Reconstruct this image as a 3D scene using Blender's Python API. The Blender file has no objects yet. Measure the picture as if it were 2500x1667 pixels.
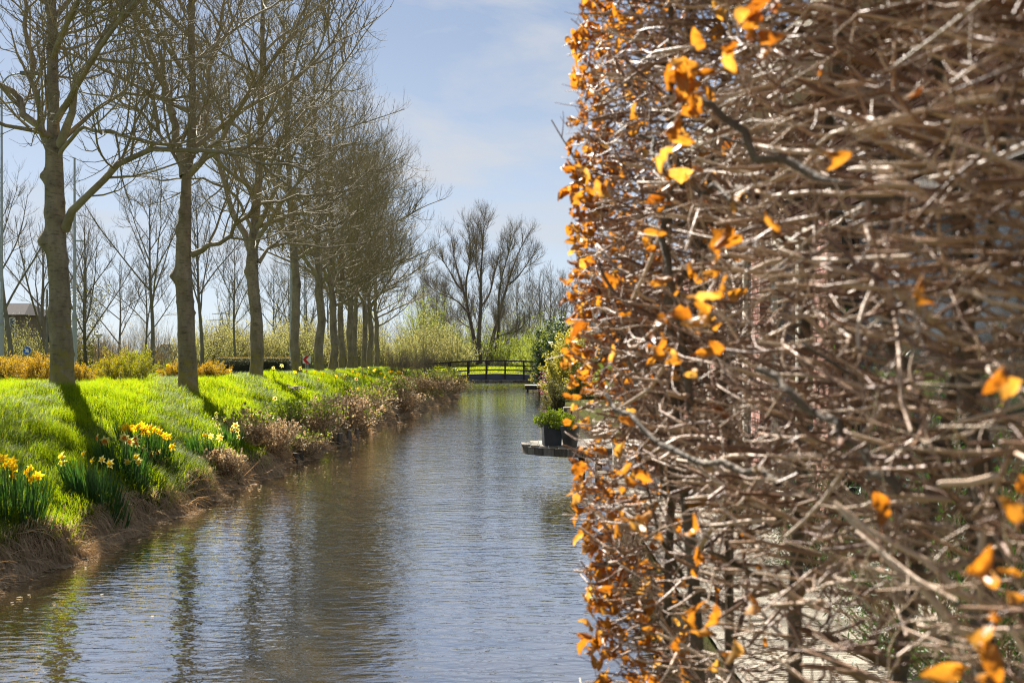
import bpy, math, random
import numpy as np
from mathutils import Matrix, Vector
# ------------------------------------------------------------------ camera, world, sun, exposure
SC = bpy.context.scene
COL = SC.collection
F, CU, CV, HC = 2778.0, 1250.0, 860.0, 1.9          # focal length in photo pixels, centre column, horizon row, eye height over the water
cam_d = bpy.data.cameras.new('camera')
cam = bpy.data.objects.new('camera', cam_d); COL.objects.link(cam)
cam.location = (0, 0, HC); cam.rotation_euler = (math.radians(90), 0, 0)
cam_d.sensor_width = 36; cam_d.lens = 40.0; cam_d.shift_y = 27 / 2500
cam_d.clip_start = 0.05; cam_d.clip_end = 6000
cam_d.dof.use_dof = True; cam_d.dof.focus_distance = 32.0; cam_d.dof.aperture_fstop = 5.0
SC.camera = cam
SUN_AZ, SUN_EL = math.radians(-27.5), math.radians(40)   # azimuth from +Y towards +X
world = bpy.data.worlds.new('World'); SC.world = world; world.use_nodes = True
wn, wl = world.node_tree.nodes, world.node_tree.links
wn.clear()
sky = wn.new('ShaderNodeTexSky'); sky.sky_type = 'NISHITA'; sky.sun_disc = False
sky.sun_elevation = SUN_EL; sky.sun_rotation = SUN_AZ; sky.altitude = 0
sky.air_density = 0.5; sky.dust_density = 0.3; sky.ozone_density = 2.0
tc = wn.new('ShaderNodeTexCoord')
mp = wn.new('ShaderNodeMapping'); mp.inputs['Scale'].default_value = (2.2, 2.2, 7.0); mp.inputs['Rotation'].default_value = (0.25, 0.35, 0.4)
nz = wn.new('ShaderNodeTexNoise'); nz.inputs['Scale'].default_value = 1.7; nz.inputs['Detail'].default_value = 9; nz.inputs['Roughness'].default_value = 0.58
nz.inputs['Distortion'].default_value = 0.4
cr = wn.new('ShaderNodeValToRGB'); cr.color_ramp.elements[0].position = 0.50; cr.color_ramp.elements[1].position = 0.68
cr.color_ramp.elements[0].color = (0, 0, 0, 1); cr.color_ramp.elements[1].color = (0.85, 0.85, 0.85, 1)
mx = wn.new('ShaderNodeMix'); mx.data_type = 'RGBA'
vr = wn.new('ShaderNodeValToRGB'); vr.color_ramp.elements[0].color = (4.15, 4.55, 4.85, 1); vr.color_ramp.elements[1].color = (1.95, 2.45, 3.1, 1)      # veil colour: whiter low down, bluer higher up
bg = wn.new('ShaderNodeBackground'); bg.inputs['Strength'].default_value = 0.05
wo = wn.new('ShaderNodeOutputWorld')
wl.new(tc.outputs['Generated'], mp.inputs['Vector']); wl.new(mp.outputs['Vector'], nz.inputs['Vector'])
wl.new(nz.outputs['Fac'], cr.inputs['Fac'])
sep = wn.new('ShaderNodeSeparateXYZ'); wl.new(tc.outputs['Generated'], sep.inputs[0])      # thin high veil, thicker towards the horizon all round
veil = wn.new('ShaderNodeMapRange'); veil.inputs[1].default_value = 0.0; veil.inputs[2].default_value = 0.32; veil.inputs[3].default_value = 0.88; veil.inputs[4].default_value = 0.64
wl.new(sep.outputs['Z'], veil.inputs[0])
wl.new(veil.outputs[0], mx.inputs[0])
vh = wn.new('ShaderNodeMapRange'); vh.inputs[1].default_value = 0.0; vh.inputs[2].default_value = 0.34; wl.new(sep.outputs['Z'], vh.inputs[0]); wl.new(vh.outputs[0], vr.inputs['Fac']); wl.new(vr.outputs['Color'], mx.inputs[7])
mx2 = wn.new('ShaderNodeMix'); mx2.data_type = 'RGBA'; mx2.inputs[7].default_value = (4.0, 4.1, 4.3, 1); wl.new(cr.outputs['Color'], mx2.inputs[0])
wl.new(sky.outputs['Color'], mx.inputs[6]); wl.new(mx.outputs[2], mx2.inputs[6]); wl.new(mx2.outputs[2], bg.inputs['Color']); wl.new(bg.outputs['Background'], wo.inputs['Surface'])
sun_d = bpy.data.lights.new('sun', 'SUN'); sun_d.energy = 5.0; sun_d.angle = math.radians(0.5); sun_d.color = (1.0, 0.95, 0.87)
sun = bpy.data.objects.new('sun', sun_d); COL.objects.link(sun)
SDIR = Vector((math.sin(SUN_AZ) * math.cos(SUN_EL), math.cos(SUN_AZ) * math.cos(SUN_EL), math.sin(SUN_EL)))
sun.rotation_euler = SDIR.to_track_quat('Z', 'Y').to_euler(); sun.location = SDIR * 60
vs = SC.view_settings
vs.view_transform = 'Standard'; vs.look = 'None'; vs.gamma = 1; vs.exposure = 1.8; vs.use_curve_mapping = False
SC.cycles.max_bounces = 8; SC.cycles.transparent_max_bounces = 8; SC.cycles.transmission_bounces = 5
SC.cycles.use_denoising = True; SC.cycles.denoising_prefilter = 'NONE'; SC.cycles.denoising_input_passes = 'RGB_ALBEDO_NORMAL'; SC.cycles.filter_width = 1.15
SC.cycles.caustics_reflective = False; SC.cycles.caustics_refractive = False

# ------------------------------------------------------------------ geometry helpers
def rg(seed): return np.random.default_rng(seed)
def W(u, v, d): return np.array([(u - CU) / F * d, d, HC - (v - CV) / F * d])
def nrm(a): return a / np.maximum(np.linalg.norm(a, axis=-1, keepdims=True), 1e-9)

class Geo:
    """Collects vertices, quads and triangles; build() links them as one mesh object."""
    def __init__(s): s.v, s.f3, s.f4, s.t, s.m3, s.m4, s.n = [], [], [], [], [], [], 0
    def add(s, v, quads=None, tris=None, tint=0.5, mi=0):
        v = np.asarray(v, float).reshape(-1, 3); o = s.n
        s.v.append(v); s.n += len(v)
        t = np.asarray(tint, float)
        s.t.append(np.full(len(v), float(t)) if t.ndim == 0 else t.reshape(-1))
        if quads is not None and len(quads): q = np.asarray(quads, np.int64).reshape(-1, 4) + o; s.f4.append(q); s.m4.append(np.full(len(q), mi))
        if tris is not None and len(tris): q = np.asarray(tris, np.int64).reshape(-1, 3) + o; s.f3.append(q); s.m3.append(np.full(len(q), mi))
        return s
    def tubes(s, P, R, k=4, tint=None, mi=0, seed=0):
        P = np.asarray(P, float); R = np.asarray(R, float)
        if P.ndim == 2: P, R = P[None], R[None]
        M, n, _ = P.shape
        if M == 0: return s
        T = nrm(np.gradient(P, axis=1))
        mt = nrm(T.mean(1)); ref = np.where(np.abs(mt[:, 2:3]) > 0.75, np.array([[1.0, 0, 0]]), np.array([[0, 0, 1.0]]))[:, None, :]
        U = nrm(np.cross(T, ref)); V = np.cross(T, U)
        a = np.linspace(0, 2 * np.pi, k, endpoint=False)
        ring = P[:, :, None, :] + R[:, :, None, None] * (np.cos(a)[:, None] * U[:, :, None, :] + np.sin(a)[:, None] * V[:, :, None, :])
        idx = np.arange(M * n * k).reshape(M, n, k)
        A, B = idx[:, :-1], idx[:, 1:]
        q = np.stack([A, np.roll(A, -1, 2), np.roll(B, -1, 2), B], -1).reshape(-1, 4)
        tt = 0.5 if tint is None else np.repeat(np.broadcast_to(np.asarray(tint, float), (M,)), n * k)
        return s.add(ring.reshape(-1, 3), quads=q, tint=tt, mi=mi)
    def box(s, a, b, tint=0.5, mi=0, rot=None, c=None):
        x0, y0, z0 = a; x1, y1, z1 = b
        v = np.array([[x0, y0, z0], [x1, y0, z0], [x1, y1, z0], [x0, y1, z0], [x0, y0, z1], [x1, y0, z1], [x1, y1, z1], [x0, y1, z1]], float)
        if rot is not None:
            o = v.mean(0) if c is None else np.asarray(c); cs, sn = math.cos(rot), math.sin(rot)
            w = v - o; v = np.stack([w[:, 0] * cs - w[:, 1] * sn, w[:, 0] * sn + w[:, 1] * cs, w[:, 2]], 1) + o
        return s.add(v, quads=[[0, 3, 2, 1], [4, 5, 6, 7], [0, 1, 5, 4], [1, 2, 6, 5], [2, 3, 7, 6], [3, 0, 4, 7]], tint=tint, mi=mi)
    def prism(s, poly, z0, z1, tint=0.5, mi=0):
        n = len(poly); v = [(x, y, z0) for x, y in poly] + [(x, y, z1) for x, y in poly]
        s.add(v, quads=[[i, (i + 1) % n, (i + 1) % n + n, i + n] for i in range(n)], tris=[[n, n + i, n + i + 1] for i in range(1, n - 1)] + [[0, i + 1, i] for i in range(1, n - 1)], tint=tint, mi=mi)
        return s
    def lathe(s, prof, c=(0, 0, 0), k=16, tint=0.5, mi=0):
        prof = np.asarray(prof, float); a = np.linspace(0, 2 * np.pi, k, endpoint=False)
        v = np.stack([prof[:, 0, None] * np.cos(a), prof[:, 0, None] * np.sin(a), np.repeat(prof[:, 1, None], k, 1)], -1) + np.asarray(c, float)
        idx = np.arange(len(prof) * k).reshape(-1, k); A, B = idx[:-1], idx[1:]
        return s.add(v.reshape(-1, 3), quads=np.stack([A, np.roll(A, -1, 1), np.roll(B, -1, 1), B], -1).reshape(-1, 4), tint=tint, mi=mi)
    def cards(s, pos, axis, nor, L, Wd, fold=0.25, tint=0.5, mi=0):
        """Folded leaf blades: base, two raised sides, tip."""
        pos = np.asarray(pos); M = len(pos)
        if M == 0: return s
        axis = nrm(axis); side = nrm(np.cross(axis, nor)); nor = np.cross(side, axis)
        L = np.broadcast_to(L, (M,))[:, None]; Wd = np.broadcast_to(Wd, (M,))[:, None]
        mid = pos + axis * L * 0.45
        v = np.stack([pos, mid + side * Wd / 2 + nor * Wd * fold, pos + axis * L, mid - side * Wd / 2 + nor * Wd * fold], 1)
        i = np.arange(M)[:, None] * 4
        return s.add(v.reshape(-1, 3), tris=np.concatenate([i + np.array([[0, 1, 2]]), i + np.array([[0, 2, 3]])]), tint=np.repeat(np.broadcast_to(tint, (M,)), 4), mi=mi)
    def blades(s, pos, head, L, wd, bend, tint=0.5, lean=0.25, mi=0):
        """Grass blades: a bent strip of a quad, a quad and a tip."""
        M = len(pos); h = np.stack([np.cos(head), np.sin(head), np.zeros(M)], 1); sd = np.stack([-np.sin(head), np.cos(head), np.zeros(M)], 1)
        up = np.array([0, 0, 1.0]); L = L[:, None]; b = bend[:, None]; wd = np.broadcast_to(wd, (M,))[:, None]
        p1 = pos + up * L * 0.5 + h * L * lean * 0.5
        p2 = p1 + nrm(up * (1 - b) + h * (lean + b)) * L * 0.5
        v = np.stack([pos - sd * wd / 2, pos + sd * wd / 2, p1 + sd * wd * 0.42, p1 - sd * wd * 0.42, p2], 1)
        i = np.arange(M)[:, None] * 5
        return s.add(v.reshape(-1, 3), quads=i + np.array([[0, 1, 2, 3]]), tris=i + np.array([[3, 2, 4]]), tint=np.repeat(np.broadcast_to(tint, (M,)), 5), mi=mi)
    def mesh(s, name, mats, smooth=False):
        me = bpy.data.meshes.new(name)
        if s.n == 0: return me
        v = np.concatenate(s.v); f4 = np.concatenate(s.f4) if s.f4 else np.zeros((0, 4), np.int64); f3 = np.concatenate(s.f3) if s.f3 else np.zeros((0, 3), np.int64)
        me.vertices.add(len(v)); me.vertices.foreach_set('co', v.astype(np.float32).ravel())
        nl = f4.size + f3.size; me.loops.add(nl); me.loops.foreach_set('vertex_index', np.concatenate([f4.ravel(), f3.ravel()]).astype(np.int32))
        npf = len(f4) + len(f3); me.polygons.add(npf)
        me.polygons.foreach_set('loop_start', np.concatenate([np.arange(len(f4)) * 4, f4.size + np.arange(len(f3)) * 3]).astype(np.int32))
        mats = mats if isinstance(mats, (list, tuple)) else [mats]
        for m in mats: me.materials.append(m)
        me.polygons.foreach_set('material_index', np.concatenate((s.m4 or []) + (s.m3 or [])).astype(np.int32))
        me.polygons.foreach_set('use_smooth', np.full(npf, smooth))
        at = me.attributes.new('tint', 'FLOAT', 'POINT'); at.data.foreach_set('value', np.concatenate(s.t).astype(np.float32))
        me.update(calc_edges=True)
        return me
    def build(s, name, mats, parent=None, smooth=False, kind=None):
        o = bpy.data.objects.new(name, s.mesh(name, mats, smooth)); COL.objects.link(o)
        if parent is not None: o.parent = parent
        if kind: o['kind'] = kind
        return o

def grow(start, d, L, n, up, wig, r, droop=0.0):
    """M shoots at once: n points each, turning upwards (or sagging first) with a little wander."""
    P = [start]; d = nrm(d); st = (L / (n - 1))[:, None]
    for i in range(1, n):
        k = up * (i / (n - 1)) - droop * (1 - i / (n - 1))
        d = nrm(d + np.array([0, 0, 1.0]) * (k / (n - 1) * 2) + r.normal(0, wig, d.shape)); P.append(P[-1] + d * st)
    return np.stack(P, 1)
def empty(name, loc=(0, 0, 0), rz=0.0, label=None, cat=None, group=None):
    o = bpy.data.objects.new(name, None); COL.objects.link(o); o.location = loc; o.rotation_euler = (0, 0, rz); o.empty_display_size = 0.2
    return tag(o, label, cat, group)
def tag(o, label=None, cat=None, group=None, kind=None):
    if label: o['label'] = label
    if cat: o['category'] = cat
    if group: o['group'] = group
    if kind: o['kind'] = kind
    return o
KIDS = {}
def part(geo, name, mats, parent, smooth=False, kind=None, loc=None):
    o = geo.build(name, mats, parent, smooth, kind); KIDS.setdefault(parent.name, []).append(o)
    if loc is not None: o.location = loc
    return o
def link_copy(src, name, parent, loc=None, rot=None, scale=None):
    o = src.copy(); o.name = name; COL.objects.link(o); o.parent = parent
    if loc is not None: o.location = loc
    if rot is not None: o.rotation_euler = rot
    if scale is not None: o.scale = (scale,) * 3
    return o
def mesh_obj(me, name, parent, loc=(0, 0, 0), rot=(0, 0, 0), scale=1.0):
    o = bpy.data.objects.new(name, me); COL.objects.link(o); o.parent = parent; o.location = loc; o.rotation_euler = rot
    o.scale = scale if isinstance(scale, tuple) else (scale,) * 3
    return o
def dup(root, loc, rz, label, group, sc=1.0):
    r = root.copy(); COL.objects.link(r); r.location = loc; r.rotation_euler = (0, 0, rz); r.scale = (sc,) * 3
    r['label'] = label
    if group: r['group'] = group
    for ch in KIDS.get(root.name, []):
        c = ch.copy(); COL.objects.link(c); c.parent = r
        KIDS.setdefault(r.name, []).append(c)
    return r

# ------------------------------------------------------------------ materials
def new_mat(name):
    m = bpy.data.materials.new(name); m.use_nodes = True; n = m.node_tree.nodes; n.clear()
    return m, n, m.node_tree.links
def ramp(n, stops):
    r = n.new('ShaderNodeValToRGB'); e = r.color_ramp.elements
    while len(e) < len(stops): e.new(0.5)
    for el, (p, c) in zip(e, stops): el.position = p; el.color = (*c, 1)
    return r
def leafy(name, cols, trans=0.45, rough=0.5, tcol=None, spec=0.3, noise=0.0):
    """Leaf, grass or petal: diffuse plus light passing through, colour from the random tint each piece carries."""
    m, n, l = new_mat(name)
    at = n.new('ShaderNodeAttribute'); at.attribute_name = 'tint'
    rp = ramp(n, [(i / max(1, len(cols) - 1), c) for i, c in enumerate(cols)])
    l.new(at.outputs['Fac'], rp.inputs['Fac'])
    if noise:       # blotches and veins of the leaf itself
        tcn = n.new('ShaderNodeTexCoord'); no = n.new('ShaderNodeTexNoise'); no.inputs['Scale'].default_value = noise; no.inputs['Detail'].default_value = 5; no.inputs['Roughness'].default_value = 0.7
        l.new(tcn.outputs['Object'], no.inputs['Vector']); ad = n.new('ShaderNodeMath'); ad.operation = 'MULTIPLY_ADD'; ad.inputs[1].default_value = 1.1; l.new(no.outputs['Fac'], ad.inputs[0])
        sb = n.new('ShaderNodeMath'); sb.operation = 'SUBTRACT'; sb.inputs[1].default_value = 0.55; l.new(at.outputs['Fac'], sb.inputs[0]); l.new(sb.outputs[0], ad.inputs[2]); l.new(ad.outputs[0], rp.inputs['Fac'])
    p = n.new('ShaderNodeBsdfPrincipled'); p.inputs['Roughness'].default_value = rough; p.inputs['Specular IOR Level'].default_value = spec
    t = n.new('ShaderNodeBsdfTranslucent'); mixs = n.new('ShaderNodeMixShader'); mixs.inputs[0].default_value = trans
    l.new(rp.outputs['Color'], p.inputs['Base Color'])
    g = n.new('ShaderNodeMix'); g.data_type = 'RGBA'; g.blend_type = 'MULTIPLY'; g.inputs[0].default_value = 1.0
    g.inputs[7].default_value = (*(tcol or (1.35, 1.25, 0.6)), 1)
    l.new(rp.outputs['Color'], g.inputs[6]); l.new(g.outputs[2], t.inputs['Color'])
    o = n.new('ShaderNodeOutputMaterial')
    l.new(p.outputs[0], mixs.inputs[1]); l.new(t.outputs[0], mixs.inputs[2]); l.new(mixs.outputs[0], o.inputs['Surface'])
    return m
def solid(name, cols, scale=6.0, rough=0.7, bump=0.0, bscale=None, stretch=(1, 1, 1), spec=0.3, metal=0.0, tint=0.0, detail=5, coord='Object'):
    """Noise-mottled surface; tint lets each piece's own random value shift the colour."""
    m, n, l = new_mat(name)
    tcn = n.new('ShaderNodeTexCoord'); mpn = n.new('ShaderNodeMapping'); mpn.inputs['Scale'].default_value = stretch
    l.new(tcn.outputs[coord], mpn.inputs['Vector'])
    no = n.new('ShaderNodeTexNoise'); no.inputs['Scale'].default_value = scale; no.inputs['Detail'].default_value = detail; no.inputs['Roughness'].default_value = 0.62
    l.new(mpn.outputs['Vector'], no.inputs['Vector'])
    fac = no.outputs['Fac']
    if tint:
        at = n.new('ShaderNodeAttribute'); at.attribute_name = 'tint'
        ma = n.new('ShaderNodeMath'); ma.operation = 'MULTIPLY_ADD'; ma.inputs[1].default_value = tint; l.new(at.outputs['Fac'], ma.inputs[0])
        sb = n.new('ShaderNodeMath'); sb.operation = 'SUBTRACT'; sb.inputs[1].default_value = tint * 0.5; l.new(fac, sb.inputs[0])
        l.new(sb.outputs[0], ma.inputs[2]); fac = ma.outputs[0]
    lo, hi = 0.28, 0.72
    rp = ramp(n, [(lo + (hi - lo) * i / max(1, len(cols) - 1), c) for i, c in enumerate(cols)])
    l.new(fac, rp.inputs['Fac'])
    p = n.new('ShaderNodeBsdfPrincipled'); p.inputs['Roughness'].default_value = rough; p.inputs['Specular IOR Level'].default_value = spec; p.inputs['Metallic'].default_value = metal
    l.new(rp.outputs['Color'], p.inputs['Base Color'])
    if bump:
        nb = n.new('ShaderNodeTexNoise'); nb.inputs['Scale'].default_value = bscale or scale * 3; nb.inputs['Detail'].default_value = 6
        l.new(mpn.outputs['Vector'], nb.inputs['Vector'])
        b = n.new('ShaderNodeBump'); b.inputs['Strength'].default_value = bump; b.inputs['Distance'].default_value = 0.02
        l.new(nb.outputs['Fac'], b.inputs['Height']); l.new(b.outputs['Normal'], p.inputs['Normal'])
    o = n.new('ShaderNodeOutputMaterial'); l.new(p.outputs[0], o.inputs['Surface'])
    return m
def bark_mat(name, base, dark, lichen, moss_h=1.3):
    """Bark: grey-brown plates, dark wounds where the 'scar' tint says so, yellow-green algae near the foot."""
    m, n, l = new_mat(name)
    tcn = n.new('ShaderNodeTexCoord')
    def noise(scale, st, det=5, rough=0.6):
        mpn = n.new('ShaderNodeMapping'); mpn.inputs['Scale'].default_value = st; l.new(tcn.outputs['Object'], mpn.inputs['Vector'])
        no = n.new('ShaderNodeTexNoise'); no.inputs['Scale'].default_value = scale; no.inputs['Detail'].default_value = det; no.inputs['Roughness'].default_value = rough
        l.new(mpn.outputs['Vector'], no.inputs['Vector']); return no.outputs['Fac']
    def mixc(a, b, f, mode='MIX'):
        x = n.new('ShaderNodeMix'); x.data_type = 'RGBA'; x.blend_type = mode
        for sck, val in ((x.inputs[0], f), (x.inputs[6], a), (x.inputs[7], b)):
            if hasattr(val, 'node'): l.new(val, sck)
            elif isinstance(val, tuple): sck.default_value = (*val, 1)
            else: sck.default_value = val
        return x.outputs[2]
    n1 = noise(5, (1, 1, 0.45)); r1 = ramp(n, [(0.3, dark), (0.5, base), (0.72, tuple(min(1, c * 1.45) for c in base))]); l.new(n1, r1.inputs['Fac'])
    n2 = noise(9, (1, 1, 3.2), 4, 0.55); r2 = ramp(n, [(0.34, (0.5, 0.48, 0.45)), (0.46, (1, 1, 1))]); l.new(n2, r2.inputs['Fac'])
    c = mixc(r1.outputs['Color'], r2.outputs['Color'], 0.75, 'MULTIPLY')
    n5 = noise(42, (1, 1, 1.3), 2); r5 = ramp(n, [(0.69, (0, 0, 0)), (0.74, (0.7, 0.7, 0.7))]); l.new(n5, r5.inputs['Fac'])
    c = mixc(c, (0.34, 0.33, 0.29), r5.outputs['Color'])
    n3 = noise(7, (1, 1, 0.8), 6, 0.7)
    sx = n.new('ShaderNodeSeparateXYZ'); l.new(tcn.outputs['Object'], sx.inputs[0])
    mr = n.new('ShaderNodeMapRange'); mr.inputs[1].default_value = 0.1; mr.inputs[2].default_value = moss_h; mr.inputs[3].default_value = 0.22; mr.inputs[4].default_value = 0.0
    l.new(sx.outputs['Z'], mr.inputs[0])
    ad = n.new('ShaderNodeMath'); ad.operation = 'ADD'; l.new(n3, ad.inputs[0]); l.new(mr.outputs[0], ad.inputs[1])
    r3 = ramp(n, [(0.60, (0, 0, 0)), (0.72, (0.75, 0.75, 0.75))]); l.new(ad.outputs[0], r3.inputs['Fac'])
    c = mixc(c, lichen, r3.outputs['Color'])
    at = n.new('ShaderNodeAttribute'); at.attribute_name = 'tint'
    r4 = ramp(n, [(0.55, (0, 0, 0)), (0.9, (1, 1, 1))]); l.new(at.outputs['Fac'], r4.inputs['Fac'])
    n6 = noise(30, (1, 1, 2.0), 4); r6 = ramp(n, [(0.38, (0.25, 0.25, 0.25)), (0.6, (1, 1, 1))]); l.new(n6, r6.inputs['Fac'])
    c = mixc(c, (0.04, 0.03, 0.02), mixc(r4.outputs['Color'], r6.outputs['Color'], 1.0, 'MULTIPLY'))
    p = n.new('ShaderNodeBsdfPrincipled'); p.inputs['Roughness'].default_value = 0.85; p.inputs['Specular IOR Level'].default_value = 0.2
    l.new(c, p.inputs['Base Color'])
    n4 = noise(24, (1, 1, 1.6), 5); b = n.new('ShaderNodeBump'); b.inputs['Strength'].default_value = 0.7; b.inputs['Distance'].default_value = 0.02
    l.new(n4, b.inputs['Height']); l.new(b.outputs['Normal'], p.inputs['Normal'])
    o = n.new('ShaderNodeOutputMaterial'); l.new(p.outputs[0], o.inputs['Surface'])
    return m
M = {}
M['bark'] = bark_mat('bark', (0.225, 0.178, 0.118), (0.125, 0.096, 0.062), (0.25, 0.20, 0.04))
M['limb'] = solid('limb_bark', [(0.15, 0.12, 0.078), (0.25, 0.20, 0.13), (0.33, 0.28, 0.175)], 4, 0.85, 0.4, 20)
M['twig'] = solid('twig_bark', [(0.15, 0.12, 0.07), (0.25, 0.20, 0.115), (0.33, 0.27, 0.155)], 1.2, 0.8)
M['far_bark'] = solid('far_bark', [(0.11, 0.09, 0.075), (0.16, 0.135, 0.11), (0.21, 0.18, 0.14)], 1.5, 0.9)
M['far_twig'] = solid('far_twig', [(0.16, 0.13, 0.10), (0.26, 0.215, 0.165)], 0.6, 0.9)
M['willow_twig'] = solid('willow_twig', [(0.18, 0.155, 0.09), (0.27, 0.235, 0.13)], 0.6, 0.9)
M['grass'] = leafy('grass', [(0.07, 0.135, 0.01), (0.12, 0.185, 0.01), (0.17, 0.215, 0.012), (0.215, 0.225, 0.025), (0.30, 0.26, 0.095)], 0.6, 0.6, (1.9, 1.75, 0.45), 0.15)
M['straw'] = leafy('straw', [(0.30, 0.22, 0.135), (0.50, 0.39, 0.25), (0.62, 0.50, 0.335), (0.70, 0.60, 0.43)], 0.45, 0.7, (1.2, 1.05, 0.8), 0.1)
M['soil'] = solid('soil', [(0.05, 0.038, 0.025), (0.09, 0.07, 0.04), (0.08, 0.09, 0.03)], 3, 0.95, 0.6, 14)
M['daff_leaf'] = leafy('daffodil_leaf', [(0.025, 0.075, 0.025), (0.04, 0.105, 0.035), (0.075, 0.15, 0.03)], 0.4, 0.35, (1.5, 1.5, 0.5), 0.5)
M['yellow'] = leafy('yellow_petal', [(0.76, 0.50, 0.012), (0.82, 0.64, 0.03)], 0.62, 0.5, (1.25, 1.15, 0.6))
M['cream'] = leafy('cream_petal', [(0.74, 0.64, 0.16), (0.80, 0.74, 0.30)], 0.62, 0.5, (1.2, 1.15, 0.8))
M['orange'] = leafy('orange_corona', [(0.62, 0.18, 0.008), (0.66, 0.24, 0.01)], 0.35, 0.5, (1.2, 1.0, 0.6))
M['beech'] = leafy('dead_beech_leaf', [(0.17, 0.055, 0.014), (0.33, 0.12, 0.014), (0.44, 0.20, 0.03), (0.52, 0.28, 0.06), (0.54, 0.38, 0.17)], 0.55, 0.4, (1.3, 1.05, 0.5), 0.5, noise=45)
M['hedge_twig'] = solid('beech_twig', [(0.15, 0.075, 0.042), (0.30, 0.175, 0.105), (0.43, 0.285, 0.185), (0.55, 0.41, 0.295)], 3, 0.45, 0.25, 60, spec=0.4, tint=0.8)
M['hedge_stem'] = solid('beech_stem', [(0.055, 0.042, 0.028), (0.12, 0.09, 0.06), (0.20, 0.16, 0.115)], 9, 0.75, 0.8, 40)
# ------------------------------------------------------------------ land and water
_XW = np.array([[-30, -4.6], [5, -4.3], [9.3, -4.05], [13, -3.88], [20, -3.62], [30, -3.25], [40, -2.72], [48, -2.38], [56, -2.7], [66, -3.3], [90, -3.8]])
_XR = np.array([[-30, -0.9], [2.2, -0.9], [3.4, -0.1], [4.3, 0.9], [5, 1.0], [12, 1.05], [15, 1.7], [17, 1.9], [30, 1.7], [45, 1.45], [60, 1.25], [74, 1.1], [90, 1.1]])
def xw(y): return np.interp(y, _XW[:, 0], _XW[:, 1]) + 0.07 * np.sin(y * 1.9) + 0.05 * np.sin(y * 4.3 + 1)
def xr(y): return np.interp(y, _XR[:, 0], _XR[:, 1])
def ztop(y): return np.interp(y, [-30, 8, 22, 65, 90, 200, 2000], [1.3, 1.3, 1.27, 0.95, 0.85, 0.8, 0.8])
def gz(x, y):
    x = np.asarray(x, float); y = np.asarray(y, float)
    s = xw(y) - x; lip = 0.29 + 0.05 * np.sin(y * 2.7) + 0.04 * np.sin(y * 6.1 + 2)
    wv = -.1 + np.interp(y, [8, 18, 30, 50, 70], [2.9, 3.1, 3.5, 4.7, 4.7])
    t = np.clip((s - 0.22) / wv, 0, 1)
    und = 0.035 * np.sin(x * 2.3 + y * 0.7) * np.sin(y * 1.1 - x) + 0.025 * np.sin(x * 5.1 + 1) * np.sin(y * 3.7)
    zl = lip + (ztop(y) - lip) * (1 - (1 - t) ** 1.55) + und * np.clip(s, 0, 1)
    zl = zl - 0.27 * np.clip((s - wv - 0.9) / 2.2, 0, 1) * np.clip((y - 30) / 8, 0, 1)
    zl = np.where(s < 0.22, np.minimum(zl, -0.45 + (lip + 0.45) * np.clip((s + 0.02) / 0.24, 0, 1)), zl)
    r = x - xr(y); zr = np.interp(y, [0, 10, 20, 74], [0.45, 0.4, 0.3, 0.4]) + 0.25 * np.clip((r - 1) / 6, 0, 1)
    zr = np.where(r < 0.1, -0.6 + (zr + 0.6) * np.clip((r + 0.1) / 0.2, 0, 1), zr)
    z = np.where(x < (xw(y) + xr(y)) / 2, zl, zr)
    zf = np.interp(y, [72, 73, 79, 200], [0.16, 0.3, 0.72, 0.78])
    a = np.clip((y - 72) / 6, 0, 1)
    inside = np.clip(1 - np.maximum(-1 - (xw(y) - x) , 0), 0, 1)
    zfar = np.where((s > 0.12) | (r > 0.1), zf * a + z * (1 - a), zf)
    return np.where(y >= 72, zfar, z)
def pick(u, v, d0=6.0, d1=130.0):
    """Where the line of sight through photo point (u, v) meets the ground."""
    d = np.linspace(d0, d1, 6000); x = (u - CU) / F * d; z = HC - (v - CV) / F * d
    hit = np.nonzero(z <= np.maximum(gz(x, d), 0.0))[0]
    i = hit[0] if len(hit) else len(d) - 1
    return np.array([x[i], d[i], max(float(gz(x[i], d[i])), 0.0)])
def grid_sheet(g, X, Y, Z):
    n, m = X.shape; idx = np.arange(n * m).reshape(n, m)
    g.add(np.stack([X, Y, Z], -1).reshape(-1, 3), quads=np.stack([idx[:-1, :-1], idx[:-1, 1:], idx[1:, 1:], idx[1:, :-1]], -1).reshape(-1, 4))
land = Geo()
ys = np.concatenate([np.linspace(-25, 4, 12), np.arange(4.25, 30, 0.25), np.arange(30, 72.01, 0.5)])
sl = np.array([-0.4, -0.02, 0.04, 0.09, 0.14, 0.18, 0.22, 0.27, 0.38, 0.55, 0.8, 1.1, 1.4, 1.8, 2.2, 2.6, 3.0, 3.4, 3.8, 4.3, 4.8, 5.5, 6.5, 8, 10, 13, 18, 30, 60, 150, 500, 1500])[::-1]
Yg = np.repeat(ys[:, None], len(sl), 1); Xg = xw(ys)[:, None] - sl[None]; grid_sheet(land, Xg, Yg, gz(Xg, Yg))
sr = np.array([-0.3, -0.1, -0.03, 0.03, 0.1, 0.3, 0.7, 1.2, 2, 3, 4, 6, 9, 14, 25, 60, 200, 1500])
Yg = np.repeat(ys[:, None], len(sr), 1); Xg = xr(ys)[:, None] + sr[None]; grid_sheet(land, Xg, Yg, gz(Xg, Yg))
yf = np.array([71.9, 72.0, 72.5, 73, 74.5, 76, 78, 80, 85, 92, 100, 115, 140, 200, 350, 800, 2500])
xf = np.concatenate([[-2500, -800, -200, -60, -30], np.arange(-20, 20.1, 1.0), [30, 60, 200, 800, 2500]])
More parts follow.
